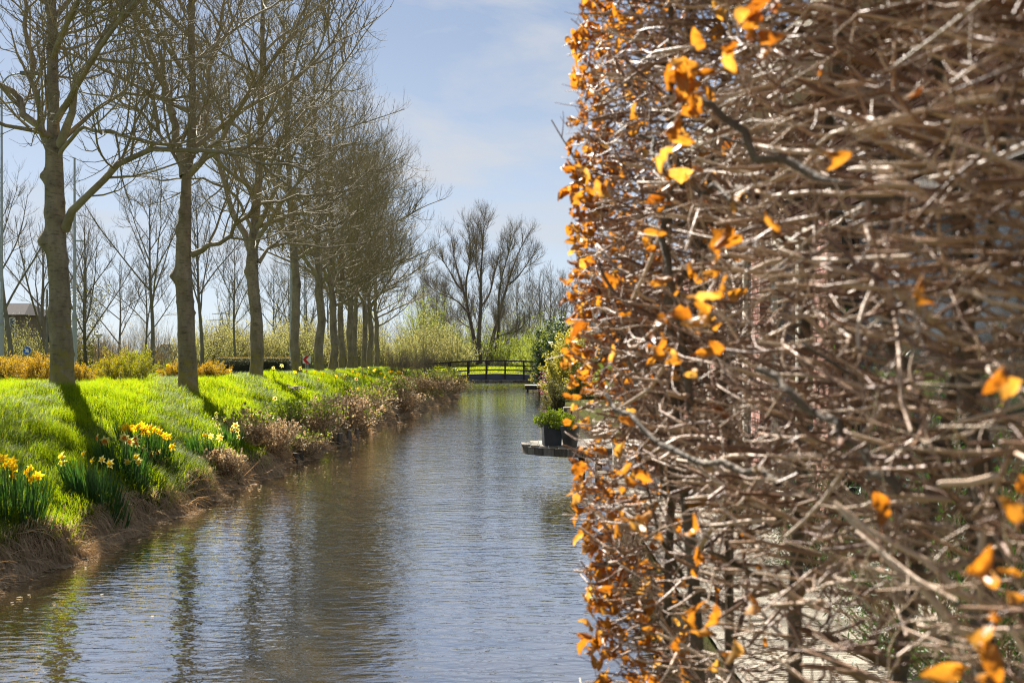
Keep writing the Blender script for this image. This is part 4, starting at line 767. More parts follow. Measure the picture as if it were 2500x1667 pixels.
c = pick(340, 1198); daffodils(c, .10, .09, .34, 60, fl(c, [(313, 1126), (335, 1115), (334, 1128), (345, 1124)]), 'pale', 506, 'narrow upright clump of a few pale blooms just above the straw edge')
c = pick(500, 1115); daffodils(c, .26, .18, .30, 200, fl(c, [(497, 1062), (508, 1060), (515, 1064), (535, 1068)]), 'pale', 507, 'grassy daffodil clump half hidden by yellow leafed sprigs')
c = pick(563, 1088); daffodils(c, .20, .16, .32, 130, fl(c, [(534, 1050), (565, 1046), (574, 1038), (580, 1050), (583, 1066), (570, 1050)]), 'cream', 508, 'cream daffodil clump beside the dry tussock')
c = pick(628, 1072); daffodils(c, .16, .16, .40, 60, fl(c, [(617, 1020), (622, 1015), (626, 1024), (620, 1030), (644, 1025), (646, 1030), (630, 1016)]), 'yellow', 509, 'yellow daffodils standing above the dry tussock with pale heads')
c = pick(898, 985); daffodils(c, .25, .2, .34, 40, fl(c, [(893, 968), (898, 966), (902, 968), (896, 974), (904, 976)]), 'yellow', 510, 'bright yellow cluster alone on the slope right of the tree shadows', fscale=1.5)
c = pick(963, 916); daffodils(c, .9, .4, .34, 120, fl(c, [(950, 910), (955, 908), (958, 912), (962, 909), (966, 911), (970, 908), (975, 911), (978, 910), (953, 913)]), 'yellow', 511, 'long yellow daffodil patch at the far end of the grass near the bridge', fscale=1.9)
# single daffodils scattered over the grass: a stem, three leaves and one bloom each
sr_ = rg(55)
def single(kind, first):
    root = empty('daffodil', (0, 0, 0), 0, '', 'daffodil'); g = Geo(); n = 5
    P = grow(np.zeros((n, 3)), nrm(np.stack([sr_.normal(0, .3, n), sr_.normal(0, .3, n), np.ones(n)], 1)), np.full(n, .28), 4, 0, .05, sr_); g.tubes(P, taper(np.full(n, .006), np.full(n, .002), 4, n), 3, .5)
    g.tubes(np.array([[0, 0, 0], [0, 0, .17], [0, -.01, .33]]), np.full(3, .004), 4, .6); part(g, 'leaves', M['daff_leaf'], root)
    KIDS[root.name].append(mesh_obj(FLW[kind][0], 'flower', root, (0, -.02, .33), (.1, .3, math.pi), 1.35)); return root
protos = {k: single(k, 1) for k in ('yellow', 'cream')}
SINGLES = [('yellow', [(720, 930), (565, 930), (413, 922), (875, 935), (890, 938), (903, 940), (912, 950), (820, 935), (835, 938), (842, 945), (770, 925), (790, 930), (930, 925), (940, 932), (875, 965), (925, 978), (855, 970), (940, 960), (915, 915), (860, 925), (960, 945), (985, 915), (1005, 912), (425, 1155), (955, 960)]),
           ('cream', [(668, 920), (688, 917), (735, 925), (748, 924), (902, 912), (912, 918), (885, 915), (870, 950), (925, 950), (670, 1008), (843, 928), (780, 945)])]
for kind, pts in SINGLES:
    for i, (u, v) in enumerate(pts):
        q = pick(u, v + 8, 9.0); lab = 'single ' + ('yellow' if kind == 'yellow' else 'cream') + ' daffodil growing apart in the grass of the slope'
        if i == 0: o = protos[kind]; o.location = q; o['label'] = lab; o['group'] = 'single %s daffodils in the grass' % kind
        else: dup(protos[kind], q, sr_.uniform(-.9, .9), lab, 'single %s daffodils in the grass' % kind, sr_.uniform(.85, 1.2))
# yellow-leafed sprigs between the clumps
for i, (u, v, h, lab) in enumerate([(385, 1150, .22, 'small sprig with yellow green leaves below the cream and orange blooms'), (505, 1112, .34, 'upright sprig with yellow leaves in front of the grassy daffodil clump'), (690, 1030, .5, 'tall thin sprig with lime leaves at the slope foot')]):
    shrub('leafy_sprig', pick(u, v), .14, .14, h, 9, 4, 130, .028, 'lime', 540 + i, lab, 'plant', None, 'heather_twig', tr=.003, el0=50)

# ------------------------------------------------------------------ stakes, dead branch
M['wood_old'] = solid('weathered_wood', [(0.10, 0.085, 0.07), (0.19, 0.165, 0.135), (0.28, 0.25, 0.21)], 4, 0.85, 0.5, 30, (6, 6, 1), tint=.5)
M['wood_dark'] = solid('wet_dark_wood', [(0.025, 0.02, 0.016), (0.05, 0.04, 0.03), (0.085, 0.07, 0.05)], 4, 0.7, 0.5, 30, (6, 6, 1), tint=.5)
for i, (y, dx, h) in enumerate([(23.2, .10, .34), (23.7, .12, .36), (24.3, .10, .30), (24.9, .13, .32), (19.3, .12, .26), (19.9, .10, .24), (31.0, .1, .3), (31.8, .12, .3)]):
    g = Geo(); g.tubes(np.array([[0, 0, -.5], [0, 0, h * .5], [.01, 0, h * .75], [.01, 0, h * .75 + .001]]), np.array([.055, .055, .05, 0]), 9, .2 + .1 * i)
    x0 = float(xw(y)) + dx - .13; o = g.build('bank_stake', M['wood_old' if i < 4 else 'wood_dark']); o.location = (x0, y, 0)
    tag(o, [['first', 'second', 'third', 'fourth'][i % 4] + ' pale weathered stake under the dense dry shrub, counted from the near end', ['nearer', 'farther'][i % 2] + ' dark wet stake of the pair under the low brown tussock', ['nearer', 'farther'][i % 2] + ' dark stake of the pair under the straw coloured shrub'][0 if i < 4 else 1 if i < 6 else 2], 'stake', 'timber stakes holding the bank: ' + ['pale', 'dark', 'far'][0 if i < 4 else 1 if i < 6 else 2])
q0, q1 = pick(702, 950), pick(738, 968); g = Geo(); r_ = rg(8)
for k in range(5):
    a = q0 + (q1 - q0) * (.05 * k) + r_.normal(0, .05, 3) + [0, 0, .06]; b_ = q1 + r_.normal(0, .12, 3) + [0, 0, .05]; g.tubes(resample([a, (a + b_) / 2 + [0, 0, .05], b_], 6) - q0, np.linspace(.028, .01, 6), 5, .4)
o = g.build('dead_branch', M['limb']); o.location = tuple(q0); tag(o, 'dead broken branch lying in the grass below the fourth tree', 'branch')

# ------------------------------------------------------------------ footbridge
M['bridge_wood'] = solid('dark_brown_timber', [(0.018, 0.012, 0.010), (0.032, 0.022, 0.018), (0.05, 0.036, 0.03)], 5, 0.6, 0.2, 20, (1, 6, 6), tint=.4)
M['bridge_steel'] = solid('blue_grey_steel', [(0.06, 0.068, 0.085), (0.09, 0.10, 0.125), (0.12, 0.13, 0.15)], 2, 0.55, 0.1)
D = 66.0; bx = lambda u: (u - CU) / F * D; bz = lambda v: HC - (v - CV) / F * D
br = empty('footbridge', (bx(1200), D, 0), 0, 'dark wooden footbridge with a blue grey steel beam arching over the canal', 'bridge'); X0 = bx(1200)
uu = np.array([1020, 1045, 1090, 1120, 1175, 1220, 1282, 1320, 1360]); vt = np.array([890, 887, 883.5, 881, 879, 878.5, 880, 883, 888]); vd = np.array([924, 920, 916.5, 914.3, 912, 911.5, 913.5, 916, 920])
deckz = lambda x: np.interp(x + X0, bx(uu), bz(vd)); railz = lambda x: np.interp(x + X0, bx(uu), bz(vt))
xs = np.linspace(bx(1035) - X0, bx(1350) - X0, 22); Wb = 1.7
for yy in (0.0, Wb):
    for f, hgt, th in ((0.0, .075, .06), (0.36, .055, .045), (0.70, .055, .045)):
        rail = Geo(); z = railz(xs) * (1 - f) + deckz(xs) * f; v = []
        for x, zz in zip(xs, z): v += [(x, yy - th / 2, zz - hgt), (x, yy + th / 2, zz - hgt), (x, yy + th / 2, zz), (x, yy - th / 2, zz)]
        n = len(xs); rail.add(v, quads=[[i * 4 + a, i * 4 + (a + 1) % 4, i * 4 + 4 + (a + 1) % 4, i * 4 + 4 + a] for i in range(n - 1) for a in range(4)] + [[0, 3, 2, 1], [n * 4 - 4, n * 4 - 3, n * 4 - 2, n * 4 - 1]], tint=.5); part(rail, 'rail', M['bridge_wood'], br)
for u in (1052, 1096, 1142, 1187, 1233, 1279, 1325):
    for yy in (-.055, Wb + .055):
        x = bx(u) - X0; g = Geo(); g.box((x - .045, yy - .035, float(deckz(x)) - (.34 if 1110 < u < 1330 else .25)), (x + .045, yy + .035, float(railz(x)) + .012)); part(g, 'post', M['bridge_wood'], br)
for yy in (0.06, Wb - .06):     # steel edge beams
    g = Geo(); xb = np.linspace(bx(1117) - X0, bx(1345) - X0, 14); top = deckz(xb) - .045; bot = np.minimum(top - .1, np.full(14, bz(926.5))); v = []
    for x, a, b_ in zip(xb, bot, top): v += [(x, yy - .05, a), (x, yy + .05, a), (x, yy + .05, b_), (x, yy - .05, b_)]
    g.add(v, quads=[[i * 4 + a, i * 4 + (a + 1) % 4, i * 4 + 4 + (a + 1) % 4, i * 4 + 4 + a] for i in range(13) for a in range(4)] + [[0, 3, 2, 1], [52, 53, 54, 55]]); part(g, 'beam', M['bridge_steel'], br)
pl = Geo(); pl.box((-.07, -.02, -.04), (.07, Wb + .02, 0)); pme = pl.mesh('plank', M['bridge_wood'])
xp = np.arange(bx(1035) - X0, bx(1350) - X0, .15)
for x in xp: mesh_obj(pme, 'plank', br, (x, 0, float(deckz(x)) + .002 * math.sin(x * 9)), (0, -float(deckz(x + .1) - deckz(x - .1)) / .2, 0))
for side, (ua, ub) in enumerate(((1015, 1112), (1346, 1400))):
    g = Geo(); g.box((bx(ua) - X0, -.1, -.4), (bx(ub) - X0, Wb + .1, float(deckz(0)) - (.22 if side == 0 else .1))); part(g, 'abutment', M['wood_dark'], br)
g = Geo(); r_ = rg(3)   # timber edging of the far bank behind the bridge
for i, x in enumerate(np.arange(-5, 4, .22)): g.box((x, -.03, -.4), (x + .2, .03, .13 + .02 * r_.random()), tint=r_.random())
o = g.build('timber_edging', M['wood_old']); o.location = (0, 71.85, 0); tag(o, 'low timber edging of the far bank seen beneath the footbridge', 'edging')

# ------------------------------------------------------------------ road furniture
M['galv'] = solid('galvanised_steel', [(0.24, 0.25, 0.27), (0.33, 0.34, 0.36), (0.40, 0.41, 0.43)], 3, 0.5, 0.05, metal=0.3)
M['white'] = solid('sign_white', [(0.62, 0.60, 0.58), (0.74, 0.72, 0.70)], 3, 0.4)
M['red'] = solid('sign_red', [(0.48, 0.008, 0.012), (0.56, 0.012, 0.018)], 3, 0.4)
M['blue'] = solid('sign_blue', [(0.008, 0.075, 0.40), (0.01, 0.10, 0.48)], 3, 0.4)
M['grey_back'] = solid('sign_back_grey', [(0.07, 0.075, 0.08), (0.12, 0.125, 0.13)], 3, 0.5)
def place(u, v, d):
    q = W(u, v, d); q[2] = float(gz(q[0], q[1])); return q
def pole_tube(parent, z0, z1, r0, r1, name='pole', mat='galv', k=12, lean=0.0):
    g = Geo(); z = np.linspace(z0, z1, 6); g.tubes(np.stack([lean * (z - z0) / (z1 - z0), z * 0, z], 1), np.linspace(r0, r1, 6), k); return part(g, name, M[mat], parent, True)
# blue arrow sign
D = 50.0; q = place(67, 895, D); rt = empty('arrow_sign', tuple(q), 0, 'round blue sign with a white arrow pointing down right on a short post', 'road sign')
cz = HC - (855 - CV) / F * D - q[2]; Rr = 10.4 / F * D
pole_tube(rt, -.2, .32, .055, .05, 'foot'); pole_tube(rt, .3, cz + .05, .028, .028, 'post', lean=.01)
def disc(g, R, y, k=40, c=(0, 0)): g.add([(c[0], y, c[1])] + [(c[0] + R * math.cos(a), y, c[1] + R * math.sin(a)) for a in np.linspace(0, 2 * math.pi, k, endpoint=False)], tris=[[0, 1 + (i + 1) % k, 1 + i] for i in range(k)])
def plate(poly, y, cz, mat, name, parent, th=.004):
    n = len(poly); g = Geo(); v = [(x, y, cz + z) for x, z in poly] + [(x, y + th, cz + z) for x, z in poly]
    g.add(v, quads=[[i, i + n, (i + 1) % n + n, (i + 1) % n] for i in range(n)]); c = len(v)
    m0 = np.mean(np.array(poly), 0)
    g.add([(m0[0], y, cz + m0[1])] + [(x, y, cz + z) for x, z in poly], tris=[[0, 1 + (i + 1) % n, 1 + i] for i in range(n)])
    g.add([(m0[0], y + th, cz + m0[1])] + [(x, y + th, cz + z) for x, z in poly], tris=[[0, 1 + i, 1 + (i + 1) % n] for i in range(n)])
    return part(g, name, M[mat], parent)
circ = lambda R, k=48: [(R * math.cos(a), R * math.sin(a)) for a in np.linspace(0, 2 * math.pi, k, endpoint=False)]
plate(circ(Rr), -.05, cz, 'white', 'rim', rt, .02); plate(circ(Rr * .90), -.056, cz, 'blue', 'face', rt, .005)
ar = [(-.62, .40), (-.38, .62), (.02, .20), (.26, .52), (.52, -.55), (-.58, -.36), (-.22, -.05)]     # arrow outline pointing down right
def tri_plate(poly, tris, y, cz, R, mat, name, parent):
    g = Geo(); g.add([(x * R, y, cz + z * R) for x, z in poly], tris=[[a, c_, b_] for a, b_, c_ in tris]); return part(g, name, M[mat], parent)
tri_plate(ar, [(0, 6, 2), (0, 2, 1), (6, 5, 4), (6, 4, 2), (2, 4, 3)], -.0605, cz, Rr, 'white', 'arrow', rt)
# chevron sign on two posts
D = 58.0; q = place(749, 905, D); rt = empty('chevron_sign', tuple(q), .05, 'square white sign with a red chevron pointing left, between the fourth and fifth trunks', 'road sign'); cz = HC - (877 - CV) / F * D - q[2]; S = 19.5 / F * D / 2
plate([(-S, -S), (S, -S), (S, S), (-S, S)], -.04, cz, 'white', 'panel', rt, .02)
tri_plate([(.76, .95), (-.22, .95), (-.97, 0), (-.22, -.95), (.76, -.95), (-.16, 0)], [(0, 1, 2), (0, 2, 5), (5, 2, 3), (5, 3, 4)], -.0445, cz, S, 'red', 'chevron', rt)
for dx in (-.045, .06):
    g = Geo(); g.tubes(np.array([[dx, 0, -.2], [dx, 0, cz + S * .8]]), np.full(2, .025), 8); part(g, 'post', M['galv'], rt, True)
# lamp posts
def lamp_post(u, vb, vt, d, r0, label, arm=None, door=True, k=.62):
    q = place(u, vb, d); H = HC - (vt - CV) / F * d - q[2]; rt = empty('lamp_post', tuple(q), 0, label, 'lamp post')
    pole_tube(rt, -.2, 2.2, r0, r0, 'base'); pole_tube(rt, 2.2, H, r0 * .72, r0 * .42, 'shaft')
    g = Geo(); g.lathe([(r0 * .74, -.12), (r0 * 1.02, -.1), (r0 * 1.02, .06), (r0 * .7, .1)], (0, 0, 2.2), 14); part(g, 'collar', M['galv'], rt, True)
    if door:
        g = Geo(); g.box((-.05, -r0 - .006, .45), (.05, -r0 * .6, 1.15)); part(g, 'hatch', M['galv'], rt)
    if arm:
        g = Geo(); g.tubes(resample([(0, 0, H - .1), (arm * .3, 0, H + .25), (arm, 0, H + .35)], 8), np.full(8, .03), 8); part(g, 'arm', M['galv'], rt, True)
        g = Geo(); g.box((arm - .05 if arm > 0 else arm - .6, -.12, H + .28), (arm + .6 if arm > 0 else arm + .05, .12, H + .40)); part(g, 'lamp_head', M['grey_back'], rt)
    return rt, H
rt, H = lamp_post(182, 883, 385, 38.0, .078, 'tall grey lamp post rising close behind the first thick trunk'); g = Geo(); g.box((0, -.02, 4.7), (.28, .02, 4.75)); g.box((.12, -.05, 4.70), (.30, .05, 4.735)); part(g, 'bracket', M['galv'], rt)
lamp_post(4, 905, 200, 44.0, .085, 'grey lamp post cut off by the photo edge', .8)
lamp_post(711, 905, 380, 62.0, .105, 'grey lamp post close to the fourth trunk at the hedge end', -.9)
lamp_post(744, 898, 560, 90.0, .10, 'thin dark lamp post rising behind the chevron sign', .8)
# green-grey pole with the back of a triangular sign
D = 62.0; q = place(115, 885, D); rt = empty('traffic_post', tuple(q), 0, 'weathered post with the dark back of a triangular sign beside the first trunk', 'post'); pole_tube(rt, -.2, 4.6, .075, .05, 'post', 'wood_old')
cz = HC - (822 - CV) / F * D - q[2]; tg_ = Geo(); tg_.add([(-.1, .04, cz - .32), (.52, .04, cz - .32), (.21, .04, cz + .34), (-.1, .06, cz - .32), (.52, .06, cz - .32), (.21, .06, cz + .34)], tris=[[0, 1, 2], [3, 5, 4]], quads=[[0, 3, 4, 1], [1, 4, 5, 2], [2, 5, 3, 0]]); part(tg_, 'sign_back', M['grey_back'], rt)
# grey round-cornered sign back at the photo edge
D = 46.0; q = place(-17, 905, D); rt = empty('traffic_sign', tuple(q), 0, 'grey back of a round sign cut by the photo edge', 'road sign'); pole_tube(rt, -.2, 2.9, .04, .04, 'post'); plate(circ(.42), .06, HC - (752 - CV) / F * D - q[2], 'grey_back', 'sign_back', rt, .02)
# park lamp with a cone shade
D = 85.0; q = place(241, 880, D); H = HC - (825 - CV) / F * D - q[2]; rt = empty('park_lamp', tuple(q), 0, 'small park lamp with a pale cone shade above the bare scrub', 'lamp'); pole_tube(rt, -.2, H, .06, .05, 'post', 'grey_back')
g = Geo(); g.lathe([(.06, 0), (.10, .02), (.27, .24), (.27, .26), (.0, .31)], (0, 0, H), 16); part(g, 'shade', M['white'], rt, True); g = Geo(); g.lathe([(.32, .26), (.34, .28), (.2, .34), (0, .36)], (0, 0, H), 16); part(g, 'cap', M['grey_back'], rt, True)
# electricity pylon
D = 700.0; q = W(541, 870, D); q[2] = .8; H = HC - (762 - CV) / F * D; rt = empty('pylon', tuple(q), .5, 'faint lattice electricity pylon on the horizon behind the scrub', 'pylon'); g = Geo(); zl = np.linspace(0, H, 9); wl_ = np.interp(zl, [0, H * .6, H], [2.6, .9, .25])
for i in range(8):
    for sx, sy in ((1, 1), (-1, 1), (-1, -1), (1, -1)):
        a = (sx * wl_[i], sy * wl_[i], zl[i]); b_ = (sx * wl_[i + 1], sy * wl_[i + 1], zl[i + 1]); c_ = (-sy * wl_[i + 1], sx * wl_[i + 1], zl[i + 1]); g.tubes(np.array([a, b_]), np.full(2, .12), 4); g.tubes(np.array([a, c_]), np.full(2, .07), 4)
part(g, 'tower', M['galv'], rt)
for f, w in ((.62, 7), (.78, 9.5), (.93, 6)):
    g = Geo(); g.tubes(np.array([[-w, 0, H * f], [0, 0, H * f + .6], [w, 0, H * f]]), np.array([.08, .16, .08]), 4); g.tubes(np.array([[-w, 0, H * f], [w, 0, H * f]]), np.full(2, .1), 4); part(g, 'cross_arm', M['galv'], rt)
# far houses
M['tile'] = solid('roof_tile', [(0.035, 0.03, 0.028), (0.06, 0.052, 0.048), (0.08, 0.07, 0.065)], 8, 0.95, 0.3, spec=0.05)
M['brown_brick'] = solid('brown_brick_wall', [(0.13, 0.095, 0.075), (0.19, 0.14, 0.11)], 6, 0.85, 0.2)
M['whitewall'] = solid('white_render', [(0.62, 0.62, 0.60), (0.74, 0.74, 0.72)], 1, 0.8)
M['glass'] = (lambda t: t)(solid('window_glass', [(0.012, 0.014, 0.016), (0.02, 0.022, 0.025)], 1, 0.04, spec=0.6))
def house(u0, u1, v_e, v_r, d, depth, wall, label, hip=0.0, wins=(), gable_x=False):
    x0, x1 = (u0 - CU) / F * d, (u1 - CU) / F * d; ze = HC - (v_e - CV) / F * d; zr = HC - (v_r - CV) / F * d; w = x1 - x0; rt = empty('house', (x0, d, .8), 0, label, 'house')
    ze -= .8; zr -= .8; g = Geo(); g.box((0, 0, -.3), (w, depth, ze)); part(g, 'wall', M[wall], rt)
    if gable_x:
        g = Geo(); g.add([(0, -.004, ze), (w, -.004, ze), (w / 2, -.004, zr)], tris=[[0, 1, 2]]); part(g, 'gable', M[wall], rt)
        rf = Geo()
        for s in (0, 1):
            xa = -.3 if s == 0 else w + .3; za = ze - .3 * (zr - ze) / (w / 2); rf.add([(xa, -.3, za), (w / 2, -.3, zr), (w / 2, depth + .3, zr), (xa, depth + .3, za), (xa, -.3, za + .15), (w / 2, -.3, zr + .15), (w / 2, depth + .3, zr + .15), (xa, depth + .3, za + .15)], quads=[[0, 1, 2, 3], [4, 7, 6, 5], [0, 4, 5, 1], [3, 2, 6, 7], [0, 3, 7, 4], [1, 5, 6, 2]])
        part(rf, 'roof', M['tile'], rt)
    else:
        e = .4; h = hip * w; rf = Geo(); v = [(-e, -e, ze), (w + e, -e, ze), (w + e, depth + e, ze), (-e, depth + e, ze), (h, depth / 2, zr), (w - h, depth / 2, zr)]
        rf.add(v, quads=[[0, 1, 5, 4], [2, 3, 4, 5], [0, 3, 2, 1]], tris=[[1, 2, 5], [3, 0, 4]]); part(rf, 'roof', M['tile'], rt)
    for (a, b_, c_, e_) in wins:
        fr = Geo(); fr.box((a * w, -.06, c_ * ze), (b_ * w, -.005, e_ * ze)); fo = part(fr, 'window', M['white'], rt); gl = Geo(); gl.box((a * w + .08, -.075, c_ * ze + .08), (b_ * w - .08, -.062, e_ * ze - .08)); o = gl.build('pane', M['glass'], fo)
    return rt
house(-90, 52, 768, 735, 88, 7, 'brown_brick', 'grey brown house with a hipped roof at the photo edge behind the street tree', .18, [(.80, .90, .55, .95), (.60, .72, .55, .95), (.80, .90, .1, .42)])
rt = house(383, 408, 857, 842, 210, 6, 'whitewall', 'small white house with a pointed gable far between the trunks', 0, [(.3, .7, .35, .65)], True)
x0 = (408 - CU) / F * 210; rt = house(409, 428, 858, 850, 213, 5, 'whitewall', 'low dark roofed wing standing beside the small white gabled house', .1)
# ------------------------------------------------------------------ right bank: round jetty with pots
def wood_boards(name, cols):
    return solid(name, cols, 3, 0.8, 0.35, 40, (1, 1, 1), tint=.55)
M['deck'] = wood_boards('grey_decking', [(0.24, 0.21, 0.165), (0.36, 0.32, 0.255), (0.46, 0.42, 0.345)])
def board_geo(L, w, th, grooves=5, gd=.004):
    """Grooved decking board along +Y: the top is cut by lengthwise grooves."""
    g = Geo(); xs_ = [-w / 2]; zs_ = [0]
    gw = w / (grooves * 2 + 1)
    prof = []
    for i in range(grooves * 2 + 1):
        z = 0.0 if i % 2 == 0 else -gd; a = -w / 2 + i * gw; prof += [(a, z), (a + gw, z)]
    pts = [(-w / 2, -th)] + prof + [(w / 2, -th)]; n = len(pts)
    v = [(x, 0, z) for x, z in pts] + [(x, L, z) for x, z in pts]; g.add(v, quads=[[i, (i + 1) % n, (i + 1) % n + n, i + n] for i in range(n)])
    f = [(x, 0, z) for x, z in pts]; g.add([(-w / 2, 0, -th), (w / 2, 0, -th), (w / 2, 0, -gd), (-w / 2, 0, -gd)], quads=[[0, 1, 2, 3]])
    return g
jz = .50
jt = empty('jetty', (1.6, 17.6, 0), 0, 'round ended grey timber jetty jutting over the canal, carrying the dark pots', 'jetty')
Rj = 1.45; bw = .125; cxj = 0.0
for i, x in enumerate(np.arange(-Rj + .06, 1.6, bw + .012)):
    half = math.sqrt(max(.02, 1 - (min(x, 0) / Rj) ** 2)) * 0.95; o = board_geo(2 * half, bw, .028).build('plank', M['deck'], jt); o.location = (x, -half, jz + .003 * math.sin(i * 2.3)); o.data.attributes['tint'].data.foreach_set('value', np.full(len(o.data.vertices), (i * .37) % 1, np.float32))
fa = np.linspace(math.radians(180), math.radians(285), 12)
for i in range(11):    # skirt boards following the round edge
    a0, a1 = fa[i], fa[i + 1]; p = [((Rj + k) * math.cos(a), (0.95 + k) * math.sin(a)) for a in (a0 + .006, a1 - .006) for k in (-.03, -.005)]
    g = Geo(); g.prism([p[0], p[1], p[3], p[2]], jz - .145, jz - .031, tint=(i * .41) % 1); part(g, 'skirt_board', M['wood_old'], jt)
g = Geo(); g.box((.1, -.93, jz - .145), (1.6, -.90, jz - .031), tint=.4); part(g, 'skirt_board', M['wood_old'], jt)
for (x, y) in ((-.3, -.55), (-.5, .4), (.9, -.6), (.9, .5)):
    g = Geo(); g.tubes(np.array([[x, y, -.6], [x, y, jz - .03]]), np.full(2, .055), 9, .1); part(g, 'pile', M['wood_dark'], jt)
M['lead'] = solid('dark_zinc', [(0.035, 0.04, 0.045), (0.06, 0.066, 0.072), (0.085, 0.09, 0.095)], 5, 0.6, 0.15, 18)
M['lead_light'] = solid('worn_zinc', [(0.07, 0.075, 0.08), (0.11, 0.115, 0.12), (0.2, 0.2, 0.2)], 5, 0.6, 0.15, 18)
def square_pot(loc, w0, w1, h, label, mat='lead', rz=0.0):
    rt = empty('plant_pot', tuple(loc), rz, label, 'plant pot'); g = Geo(); t = .02
    a, b_ = w0 / 2, w1 / 2; v = [(-a, -a, 0), (a, -a, 0), (a, a, 0), (-a, a, 0), (-b_, -b_, h), (b_, -b_, h), (b_, b_, h), (-b_, b_, h), (-b_ + t, -b_ + t, h), (b_ - t, -b_ + t, h), (b_ - t, b_ - t, h), (-b_ + t, b_ - t, h), (-a + t, -a + t, h * .8), (a - t, -a + t, h * .8), (a - t, a - t, h * .8), (-a + t, a - t, h * .8)]
    g.add(v, quads=[[0, 3, 2, 1]] + [[i + k, (i + 1) % 4 + k, (i + 1) % 4 + 4 + k, i + 4 + k] for k in (0, 4, 8) for i in range(4)]); part(g, 'shell', M[mat], rt)
    g = Geo(); g.box((-b_ + t + .002, -b_ + t + .002, h * .80), (b_ - t - .002, b_ - t - .002, h * .86)); part(g, 'soil', M['soil'], rt); return rt
pq = W(1347, 1079, 17.2); pq[2] = jz + .004
square_pot(pq, .255, .285, .31, 'dark square zinc pot standing on the jetty', 'lead', .12)
shrub('potted_shrub', (pq[0] - .01, pq[1], jz + .26), .27, .24, .30, 34, 8, 2200, .038, 'lime', 601, 'bushy lime green shrub growing from the dark square pot', 'plant', None, 'heather_twig', tr=.004, el0=20)
p2 = W(1392, 1083, 16.9); rt = empty('plant_pot', (p2[0], p2[1], jz + .004), 0, 'round zinc pot with a pale rim beside the square pot', 'plant pot')
g = Geo(); g.lathe([(0, 0), (.10, 0), (.15, .30), (.16, .305), (.16, .315), (.145, .315), (.135, .27), (0, .27)], (0, 0, 0), 22); part(g, 'shell', M['lead_light'], rt, True)
shrub('potted_shrub', (p2[0], p2[1], jz + .26), .17, .17, .24, 24, 8, 1100, .036, 'lime', 602, 'smaller lime shrub in the round pot, partly behind the hedge edge', 'plant', None, 'heather_twig', tr=.004, el0=25)
# block seat further along the bank
q = W(1392, 990, 33); rt = empty('bench', (q[0], q[1], float(gz(q[0], q[1]))), 0, 'pale topped low timber bench beyond the potted shrub', 'bench')
for k in range(3):
    g = Geo(); g.box((-.2, -.15 + .12 * k, .24), (.2, -.05 + .12 * k, .28), tint=.3 * k); part(g, 'slat', M['deck'], rt)
for x in (-.14, .14):
    g = Geo(); g.box((x - .05, -.13, -.1), (x + .05, .17, .239)); part(g, 'leg', M['wood_old'], rt)
# small far landing stage
rt = empty('landing_stage', (1.25, 56, 0), 0, 'small low landing stage at the far right bank before the bridge', 'jetty')
for k in range(9):
    g = Geo(); g.box((-.62 + .21 * k, -.7, .26), (-.42 + .21 * k, .7, .31), tint=(k * .37) % 1); part(g, 'plank', M['deck'], rt)
g = Geo(); g.box((-.6, -.66, .10), (1.2, -.60, .258)); part(g, 'beam', M['wood_dark'], rt)
for x in (-.5, .5):
    g = Geo(); g.tubes(np.array([[x, -.5, -.5], [x, -.5, .255]]), np.full(2, .06), 8); part(g, 'pile', M['wood_dark'], rt)
# shrubs along the right bank
RG = 'evergreen shrubs on the right bank'
def rs(u, vb, d, rx, ry, h, leafm, n, ls, seed, label, tw='twig', pal=None, el0=-5, z=None):
    q = at(u, vb, d); return shrub('garden_shrub', q if z is None else (q[0], q[1], z), rx, ry, h, 90, 8, n, ls, leafm, seed, label, group=RG, twm=tw, tr=.012, el0=el0, palette=pal)
rs(1352, 935, 58, 1.0, 1.5, 2.9, 'evergreen', 13000, .11, 611, 'dark glossy evergreen laurel just before the bridge end')
rs(1395, 930, 50, 1.0, 1.4, 3.0, 'evergreen', 11000, .10, 612, 'second dark evergreen, taller and partly behind the variegated shrub')
rs(1310, 900, 75, 1.7, 1.6, 2.5, 'catkin_green', 9000, .09, 613, 'light green leafy bush just past the end of the bridge railing')
rs(1385, 975, 40, .85, 1.2, 2.3, 'varieg', 20000, .08, 614, 'tall yellow variegated shrub spilling over the right bank', pal=gp(.25, 1))
rs(1358, 985, 37, .42, .6, 1.0, 'olive', 7000, .05, 615, 'brownish green shrub trailing down to the water under the variegated one', z=.05)
rs(1320, 932, 62, .6, .6, .55, 'varieg', 2600, .07, 616, 'low pale leaved bush at the foot of the dark laurel', pal=gp(.0, .8))
r_ = rg(617); q = W(1332, 930, 44); n = 220; g = Geo(); pos = q + np.stack([r_.normal(0, .13, n), r_.normal(0, .2, n), r_.uniform(-.45, .35, n)], 1); g.cards(pos, r_.normal(0, 1, (n, 3)), r_.normal(0, 1, (n, 3)), .05, .04, .2, r_.random(n))
o = g.build('blossom_plant', M['pink'], kind=None); tag(o, 'pink blossom spikes beside the variegated shrub over the water', 'flowers')

